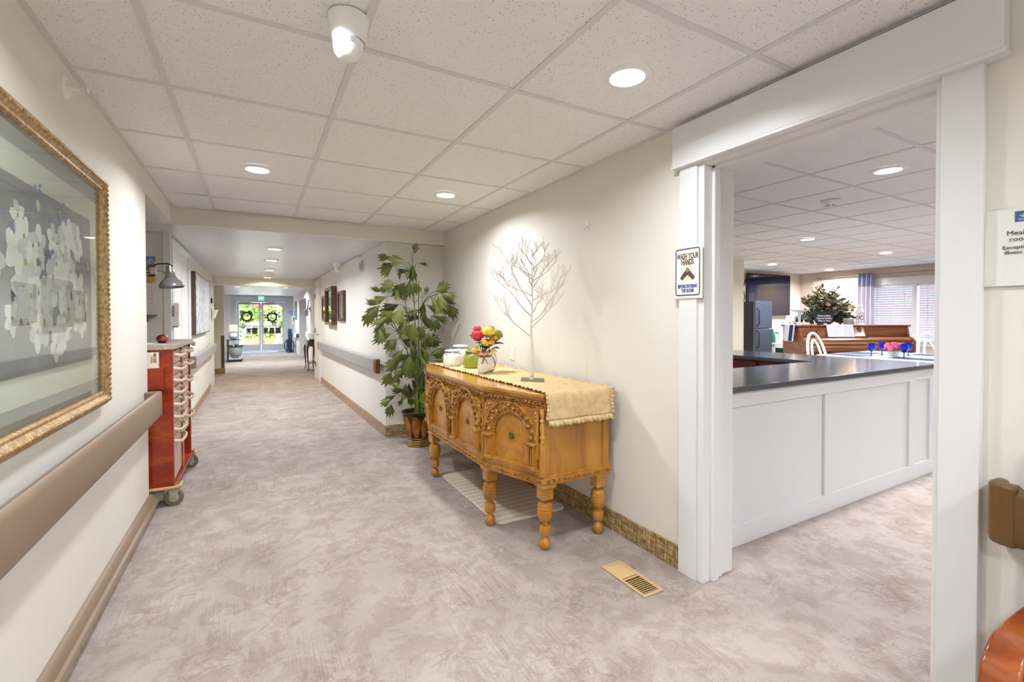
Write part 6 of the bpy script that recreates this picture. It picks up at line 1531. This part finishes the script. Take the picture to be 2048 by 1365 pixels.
def wreath(x, z, label):
    t = thing('wreath', label, 'wreath', (x, EY, z), group='wreaths on the glass doors')
    rr = random.Random(int(x*100)+5); y = EY-.03; dk = [mat('wreath_dark', (44, 50, 52), .7), mat('wreath_olive', (66, 74, 60), .7)]
    MB().tube([(x+.15*math.cos(q*PI/16), y, z+.15*math.sin(q*PI/16)) for q in range(32)], .03, 8, closed=True).build('ring', dk[0], t, smooth=60)
    for q in range(46):
        a = rr.uniform(0, 2*PI); r_ = rr.uniform(.13, .18); d = Vector((math.cos(a+.7), rr.uniform(-.5, .1), math.sin(a+.7))).normalized(); s_ = Vector((-d.z, 0, d.x)); c = Vector((x+r_*math.cos(a), y-.02, z+r_*math.sin(a))); L_ = rr.uniform(.07, .13)
        MB().add([c, c+d*L_*.5+s_*.02, c+d*L_, c+d*L_*.5-s_*.02], [(0, 1, 2, 3)]).build('leaf', dk[q % 2], t, solid=.002)
wreath(-.30, 1.315, 'dark leafy wreath on the left glass door'); wreath(.535, 1.30, 'dark leafy wreath on the right glass door')
def door_notice(x0, x1, kind, label):
    t = thing('door_notice', label, 'sign', ((x0+x1)/2, EY+.036, .66), group='square notices on the glass doors'); y = EY+.036
    bg = {'b': mat('notice_brown', (84, 60, 54), .6), 'w': mat('notice_blue_white', (186, 204, 232), .6), 'g': mat('notice_grey', (136, 112, 108), .6)}[kind]
    MB().box(x0, x1, y-.003, y, .665, .90).build('sheet', bg, t)
    if kind != 'b':
        c = (x0+x1)/2; k = mat('notice_dark', (46, 46, 62), .6)
        MB().prism([(c-.07, .86), (c+.07, .86), (c+.04, .79), (c+.045, .72), (c+.01, .72), (c, .76), (c-.01, .72), (c-.045, .72), (c-.04, .79)], y-.005, y-.003, 'y').build('emblem', k, t, fixn=True)
    else:
        MB().box(x0+.012, x1-.012, y-.004, y-.003, .68, .885).build('inner_field', mat('notice_brown2', (72, 48, 44), .6), t)
door_notice(-.33, -.155, 'w', 'pale blue notice with a dark emblem on the left glass door'); door_notice(-.135, .045, 'b', 'brown notice beside the pale blue one on the left glass door')
door_notice(.235, .40, 'g', 'greyish notice with an emblem, first on the right glass door'); door_notice(.446, .614, 'b', 'brown notice in the middle of the right glass door'); door_notice(.65, .838, 'b', 'brown notice at the outer edge of the right glass door')
def exit_sign():
    t = thing('exit_sign', 'green lit EXIT sign above the glass doors', 'exit sign', (.17, EY-.06, 1.92))
    MB().box(.06, .285, EY-.09, EY-.03, 1.915, 2.105).build('housing', mat('exit_white', (206, 236, 222), .4), t, bevel=.004)
    MB().box(.066, .279, EY-.0925, EY-.09, 1.922, 2.098).build('face', mat('exit_face', (120, 214, 178), .4, emit=((110, 220, 176), .45)), t)
    place(text_mesh('EXIT', .115, mat('exit_letters', (244, 255, 250), .4, emit=((240, 255, 248), .8)), bold=.003), 'lettering', t, (.172, EY-.094, 2.008), FACE_MY, (.72, 1.2, 1))
exit_sign()
def blue_sign():
    t = thing('wall_sign', 'small pale blue lettered sign right of the glass doors', 'sign', (1.17, EY-.16, 1.40)); y = EY-.008
    MB().box(1.125, 1.262, y, y+.006, 1.39, 1.565).build('sheet', mat('sign_paleblue', (206, 220, 244), .6), t)
    for s_, z in (('Visitor', 1.51), ('Must', 1.44)): place(text_mesh(s_, .055, mat('sign_navy', (74, 96, 160), .6), bold=.001), 'lettering', t, (1.19, y-.001, z), FACE_MY, (.75, 1, 1))
blue_sign()
d = MB().box(-.62, .70, 19.05, 19.80, 0, .008).build('door_mat', mat('mat_pale', (196, 204, 222), .9)); tag(d, 'pale grey entrance mat before the glass doors', 'mat')
# ---- lobby left: C table, lamp, planter
def c_table():
    t = thing('side_table', 'black metal C-shaped side table in the lobby', 'table', (-.55, 15.6, 0)); bk = mat('table_black', (52, 56, 62), .4)
    MB().box(-.75, -.37, 15.35, 15.85, .625, .640).build('top', bk, t)
    for y in (15.37, 15.83): MB().box(-.735, -.705, y-.015, y+.015, .0, .625).build('post', bk, t); MB().box(-.735, -.36, y-.015, y+.015, .0, .03).build('foot_bar', bk, t)
    MB().box(-.70, -.36, 15.45, 15.75, .09, .105).build('lower_shelf', mat('table_glass', (200, 208, 216), .1), t); MB().box(-.74, -.70, 15.38, 15.82, .06, .09).build('cross_bar', bk, t); MB().box(-.38, -.36, 15.40, 15.80, .03, .10).build('end_bracket', bk, t)
c_table()
def table_lamp():
    x, y, z = -.585, 15.6, .6405
    t = thing('table_lamp', 'glass ball table lamp with a peach shade in the lobby', 'lamp', (x, y, z))
    MB().sphere((x, y, z+.115), .115, 20, 12).build('glass_base', mat('lamp_ball', [(226, 232, 240), (180, 196, 214)], .1, coat=.5, noise=(18, .4, .6)), t, smooth=80)
    MB().lathe([(.012, .22), (.012, .27)], (x, y, z), 10).build('neck', M_STEEL, t)
    MB().lathe([(.130, .235), (.115, .43), (.112, .43), (.127, .235)], (x, y, z), 28, cap=False).build('shade', mat('shade_peach', (232, 196, 176), .8, emit=((255, 206, 176), .25)), t, smooth=60)
    MB().sphere((x, y, z+.445), .012, 8, 6).build('finial', M_WHITEPL, t)
table_lamp()
def planter():
    x, y = -.53, 15.58; z = .106
    t = thing('succulent_planter', 'round grey planter of green succulents under the lobby side table', 'potted plant', (x, y, z))
    MB().lathe([(.07, 0), (.12, .03), (.155, .12), (.160, .22), (.155, .30), (.140, .30), (.14, .26)], (x, y, z), 28).build('bowl', mat('planter_grey', (146, 148, 152), .5), t, smooth=50)
    gm = mat('succulent_green', [(30, 108, 80), (74, 146, 88)], .5, noise=(10, .4, .6)); rr = random.Random(8)
    for k in range(16):
        a = rr.uniform(0, 2*PI); d = Vector((math.cos(a)*.8, math.sin(a)*.5, 1)).normalized(); c = Vector((x+.07*math.cos(a), y+.07*math.sin(a), z+.27)); L_ = rr.uniform(.10, .18)
        MB().tube([c, c+d*L_*.5+Vector((math.cos(a)*.03, 0, 0)), c+d*L_+Vector((math.cos(a)*.08, 0, -.02))], [.016, .02, .002], 6).build('leaf', gm, t, smooth=60)
planter()
# ---- lobby right: console, lantern, rail, wheelchair
def console():
    t = thing('console_table', 'small dark wooden console table with cabriole legs on the right', 'table', (1.15, 12.05, 0)); wd = wood_mat('console_wood', (58, 30, 22), (86, 48, 36), (110, 66, 50), .35)
    MB().box(1.02, 1.262, 11.68, 12.46, .69, .71).build('top', wd, t, bevel=.004); MB().box(1.05, 1.25, 11.72, 12.42, .59, .69).build('apron', wd, t, bevel=.004)
    MB().box(1.07, 1.25, 11.75, 12.40, .18, .195).build('shelf', wd, t, bevel=.003)
    for x in (1.06, 1.235):
        for y in (11.73, 12.41):
            s_ = -1 if x < 1.1 else 1
            MB().tube([(x, y, .60), (x+s_*.02, y, .50), (x+s_*.008, y, .30), (x-s_*.006, y, .10), (x+s_*.006, y, .03), (x+s_*.018, y, .012)], [.026, .024, .016, .011, .012, .012], 8).build('leg', wd, t, smooth=60)
    b = thing('brass_vase', 'small brass vase on the console table shelf', 'vase', (1.20, 11.85, .1955)); MB().lathe([(.03, 0), (.05, .05), (.03, .10), (.018, .12), (.024, .14)], (1.20, 11.85, .1955), 18).build('body', mat('vase_brass', (186, 140, 80), .3, metal=.6), b, smooth=50); MB().lathe([(.022, .138), (.026, .145), (.018, .145)], (1.20, 11.85, .1955), 18).build('lip', mat('vase_brass', (186, 140, 80), .3, metal=.6), b)
    h = thing('papers_stack', 'white papers stacked on the console table', 'paper', (1.13, 12.1, .7105)); MB().box(1.05, 1.20, 11.9, 12.2, .7105, .735).build('sheets', mat('paper_white', (232, 232, 230), .7), h); MB().box(1.10, 1.22, 11.78, 11.88, .7105, .75).build('paperweight', M_BLACK, h, bevel=.01)
console()
def lantern():
    t = thing('wall_lantern', 'dark wall lantern with a leaning arm on the lobby wall', 'lantern', (1.26, 13.5, 1.40)); dk = mat('lantern_dark', (44, 58, 72), .4)
    MB().box(1.262, 1.27, 13.3, 13.5, 1.42, 1.56).build('back_plate', dk, t); MB().tube([(1.262, 13.4, 1.50), (1.20, 13.38, 1.50), (1.16, 13.37, 1.46)], .014, 8).build('arm', dk, t)
    MB().lathe([(.02, .06), (.06, .0), (.055, -.03), (.05, -.12), (.02, -.14)], (1.17, 13.37, 1.44), 12).build('lamp_body', mat('lantern_pale', (204, 204, 206), .4), t, smooth=40); MB().tube([(1.20, 13.36, 1.50), (1.225, 13.33, 1.74)], .012, 6).build('stem', dk, t)
lantern()
def lobby_rail():
    t = thing('handrail', 'white handrail with a dark end cap in the lobby by the wheelchair', 'handrail', (1.27, 18.2, .65)); MB().box(1.18, 1.225, 17.25, 19.0, .59, .72).build('grip', M_WHITEPL, t, bevel=.008); MB().box(1.18, 1.27, 17.17, 17.25, .585, .725).build('end_cap', mat('cap_slate', (84, 94, 106), .4), t, bevel=.006)
    t2 = thing('handrail', 'short white handrail above the console table', 'handrail', (1.27, 12.7, .8)); MB().box(1.19, 1.235, 12.0, 13.9, .74, .87).build('grip', M_WHITEPL, t2, bevel=.008); MB().box(1.235, 1.27, 12.4, 12.46, .77, .84).build('bracket', M_WHITEPL, t2)
    m_ = thing('mirror', 'narrow blue framed mirror on the lobby wall', 'mirror', (1.27, 18.3, 1.2)); MB().box(1.252, 1.27, 17.9, 18.95, 1.2, 1.86).build('frame', mat('frame_blue', (64, 96, 128), .4), m_, bevel=.003); MB().box(1.248, 1.252, 17.98, 18.87, 1.27, 1.79).build('mirror_glass', mat('mirror_glass', (180, 196, 206), .1, metal=.8), m_)
lobby_rail()
def wheelchair():
    t = thing('wheelchair', 'folded blue-grey wheelchair parked beside the glass doors', 'wheelchair', (1.0, 18.75, 0)); bl = mat('wheelchair_blue', (40, 74, 100), .4); vin = mat('wheelchair_vinyl', (34, 62, 84), .5)
    for y in (18.55, 18.95):
        w = MB().tube([(1.06+.20*math.cos(q*PI/20)*.8, y, .245+.235*math.sin(q*PI/20)) for q in range(40)], .012, 6, closed=True).build('wheel', bl, t, smooth=60)
        for q in range(8): MB().tube([(1.06, y, .245), (1.06+.155*math.cos(q*PI/4), y, .245+.225*math.sin(q*PI/4))], .005, 4).build('spoke', bl, w)
        MB().tube([(1.12, y+.03, .86), (1.14, y+.03, .60), (1.13, y+.03, .12)], .012, 6).build('frame_tube', bl, t); MB().tube([(1.12, y+.03, .84), (1.02, y+.03, .85)], .012, 6).build('push_handle', M_BLACK, t)
    MB().box(1.01, 1.135, 18.58, 18.98, .50, .82).build('backrest', vin, t, bevel=.01); MB().box(0.94, 1.14, 18.58, 18.98, .42, .47).build('seat', vin, t, bevel=.01); MB().box(0.97, 1.12, 18.60, 18.96, .06, .40).build('side_panel', vin, t, bevel=.01)
    for y in (18.60, 18.93): MB().lathe([(.05, -.01), (.05, .01)], (1.12, y, .05), 14, 'y').build('caster', M_BLACK, t, fixn=True)
wheelchair()

# ================================================================== OUTSIDE
OUT_G = mat('concrete_path', (206, 202, 194), .9, bump=(30, .2, .01))
struct(MB().box(-14, 14, 20.02, 60, -.12, -.03).build('ground_front', OUT_G)); struct(MB().box(11.75, 40, -14, 20.0, -.12, -.03).build('ground_side', OUT_G))
def leafy(name, label, x, y, z0, rx, ry, rz, n, cols, size, seed, cat='shrub', trunk=None, group=None, blade=False):
    t = thing(name, label, cat, (x, y, -.03), group=group); rr = random.Random(seed); ms = [mat('leaf_%d_%d_%d' % c, c, .6) for c in cols]; mb = MB()
    for k in range(n):
        if blade:
            a = rr.uniform(0, 2*PI); r_ = rr.uniform(0, rx*.4); c = Vector((x+r_*math.cos(a), y+r_*math.sin(a), z0)); d = Vector((math.cos(a)*rr.uniform(.05, .5), math.sin(a)*rr.uniform(.05, .5), 1)).normalized(); L_ = rz*rr.uniform(.7, 1.2); s_ = Vector((-d.y, d.x, 0)).normalized()*size
            mb.mi = rr.randrange(len(ms)); mb.add([c-s_, c+s_, c+d*L_*.6+s_*.8, c+d*L_+Vector((d.x, d.y, -.2))*L_*.3, c+d*L_*.6-s_*.8], [(0, 1, 2, 3, 4)])
        else:
            u = Vector((rr.gauss(0, 1), rr.gauss(0, 1), rr.gauss(0, 1))).normalized()*rr.uniform(.55, 1)**.5; c = Vector((x+u.x*rx, y+u.y*ry, z0+rz+u.z*rz)); d = Vector((rr.uniform(-1, 1), rr.uniform(-1, 1), rr.uniform(-.6, .8))).normalized(); s_ = d.orthogonal().normalized()*size*.4
            mb.mi = rr.randrange(len(ms)); mb.add([c, c+d*size*.5+s_, c+d*size, c+d*size*.5-s_], [(0, 1, 2, 3)])
    o = mb.build('foliage', ms, t)
    if trunk: MB().tube([(x, y, -.03), (x+.05, y, z0*.6), (x, y, z0+rz)], [trunk, trunk*.8, trunk*.4], 8).build('trunk', mat('bark', (92, 74, 58), .9), t, smooth=60)
G1 = [(70, 104, 44), (120, 150, 60), (170, 186, 90)]; G2 = [(46, 76, 40), (84, 112, 58), (130, 150, 84)]; G4 = [(104, 134, 58), (150, 172, 84), (196, 206, 120)]; G3 = [(150, 176, 60), (196, 206, 100), (222, 222, 140)]
for k, (x, y, s_) in enumerate(((-.52, 22.6, .42), (.0, 23.0, .46), (.52, 22.5, .46), (1.02, 23.0, .42), (1.6, 22.7, .42), (-1.1, 23.0, .42))):
    leafy('grass_clump', ('yellow-green grass clump', 'tall grass clump', 'arching grass clump', 'spiky grass clump', 'grass clump', 'low grass clump')[k]+(' at the left of', ' left of the middle of', ' right of the middle of', ' at the right of', ' past the right edge of', ' past the left edge of')[k]+' the bed outside the glass doors', x, y, -.03, .24, .24, s_, 110, G3, .018, 50+k, 'grass', blade=True, group='grass clumps outside the doors')
for k, (x, y, r_, h) in enumerate(((-1.3, 26, .65, .55), (.2, 27, .75, .42), (1.75, 26.5, .65, .45), (3.2, 26, .65, .6))):
    leafy('garden_shrub', ('round shrub on the left beyond the glass doors', 'low shrub in the middle beyond the glass doors', 'shrub on the right beyond the glass doors', 'outer right shrub beyond the glass doors')[k], x, y, -.03, r_, r_, h, 1100, G1, .16, 70+k, group='garden shrubs')
for k, (x, y, r_, z, h) in enumerate(((-1.7, 30, 1.3, .25, 1.5), (2.0, 33, 1.6, .45, 1.6), (6.4, 32, 1.7, .3, 1.8), (.3, 42, 2.2, .9, 2.0), (-5.2, 35, 2.2, .3, 2.2))):
    leafy('garden_tree', ('leafy tree on the left beyond the glass doors', 'leafy tree right of the middle beyond the glass doors', 'leafy tree far right beyond the glass doors', 'tall tree at the back of the garden', 'dense tree far left beyond the glass doors')[k], x, y, z, r_, r_, h, 2600, G4 if k != 0 else G1, .34, 90+k, 'tree', .14, group='garden trees')
def awning():
    t = thing('awning', 'white canopy with a red scalloped edge outside the glass doors', 'awning', (.25, 24, 2.2))
    def pf(u, v): x = -.75+1.5*u; sag = 1.9+.55*(2*u-1)**2; return (x+.1, 24.6+1.0*v, sag+.45*v)
    MB().grid(pf, 16, 4).build('canopy', mat('awning_white', (236, 236, 240), .8), t, smooth=80, solid=.01)
    def pr(u, v): p = pf(u, 0); return (p[0], p[1]-.01, p[2]-.10*v)
    MB().grid(pr, 16, 2).build('red_border', mat('awning_red', (196, 70, 60), .8), t, smooth=80, solid=.01)
    for x in (-.70, .90): MB().tube([(x, 24.6, -.03), (x, 24.6, 2.45)], .03, 8).build('post', M_TRIM, t)
awning()
# neighbouring house seen through the blinds
def house():
    t = thing('neighbour_house', 'low reddish house across the way seen through the blinds', 'house', (19, 5, -.03))
    MB().box(18.5, 24, -8, 14, -.03, 2.9).build('wall', mat('siding_red', (88, 74, 74), .8, bump=(6, .3, .03), stretch=(1, 1, 12)), t); MB().prism([(17.9, 2.9), (25, 2.9), (21.5, 4.6)], -8.5, 14.5, 'y').build('roof', mat('roof_grey', (112, 112, 116), .9), t, fixn=True)
    for y in (-1.6, 8.6, 10.6):
        f = MB().box(18.44, 18.5, y, y+1.1, .9, 2.1).build('window', M_TRIM, t); MB().box(18.42, 18.44, y+.08, y+1.02, .98, 2.02).build('pane', mat('dark_pane', (60, 72, 84), .1), f)
    MB().box(18.40, 18.5, -8, 14, -.03, .5).build('foundation', mat('foundation', (196, 196, 196), .9), t)
house()
# ------------------------------------------------------------------ tidy helper properties
for o in bpy.data.objects:
    if '_w' in o: del o['_w']
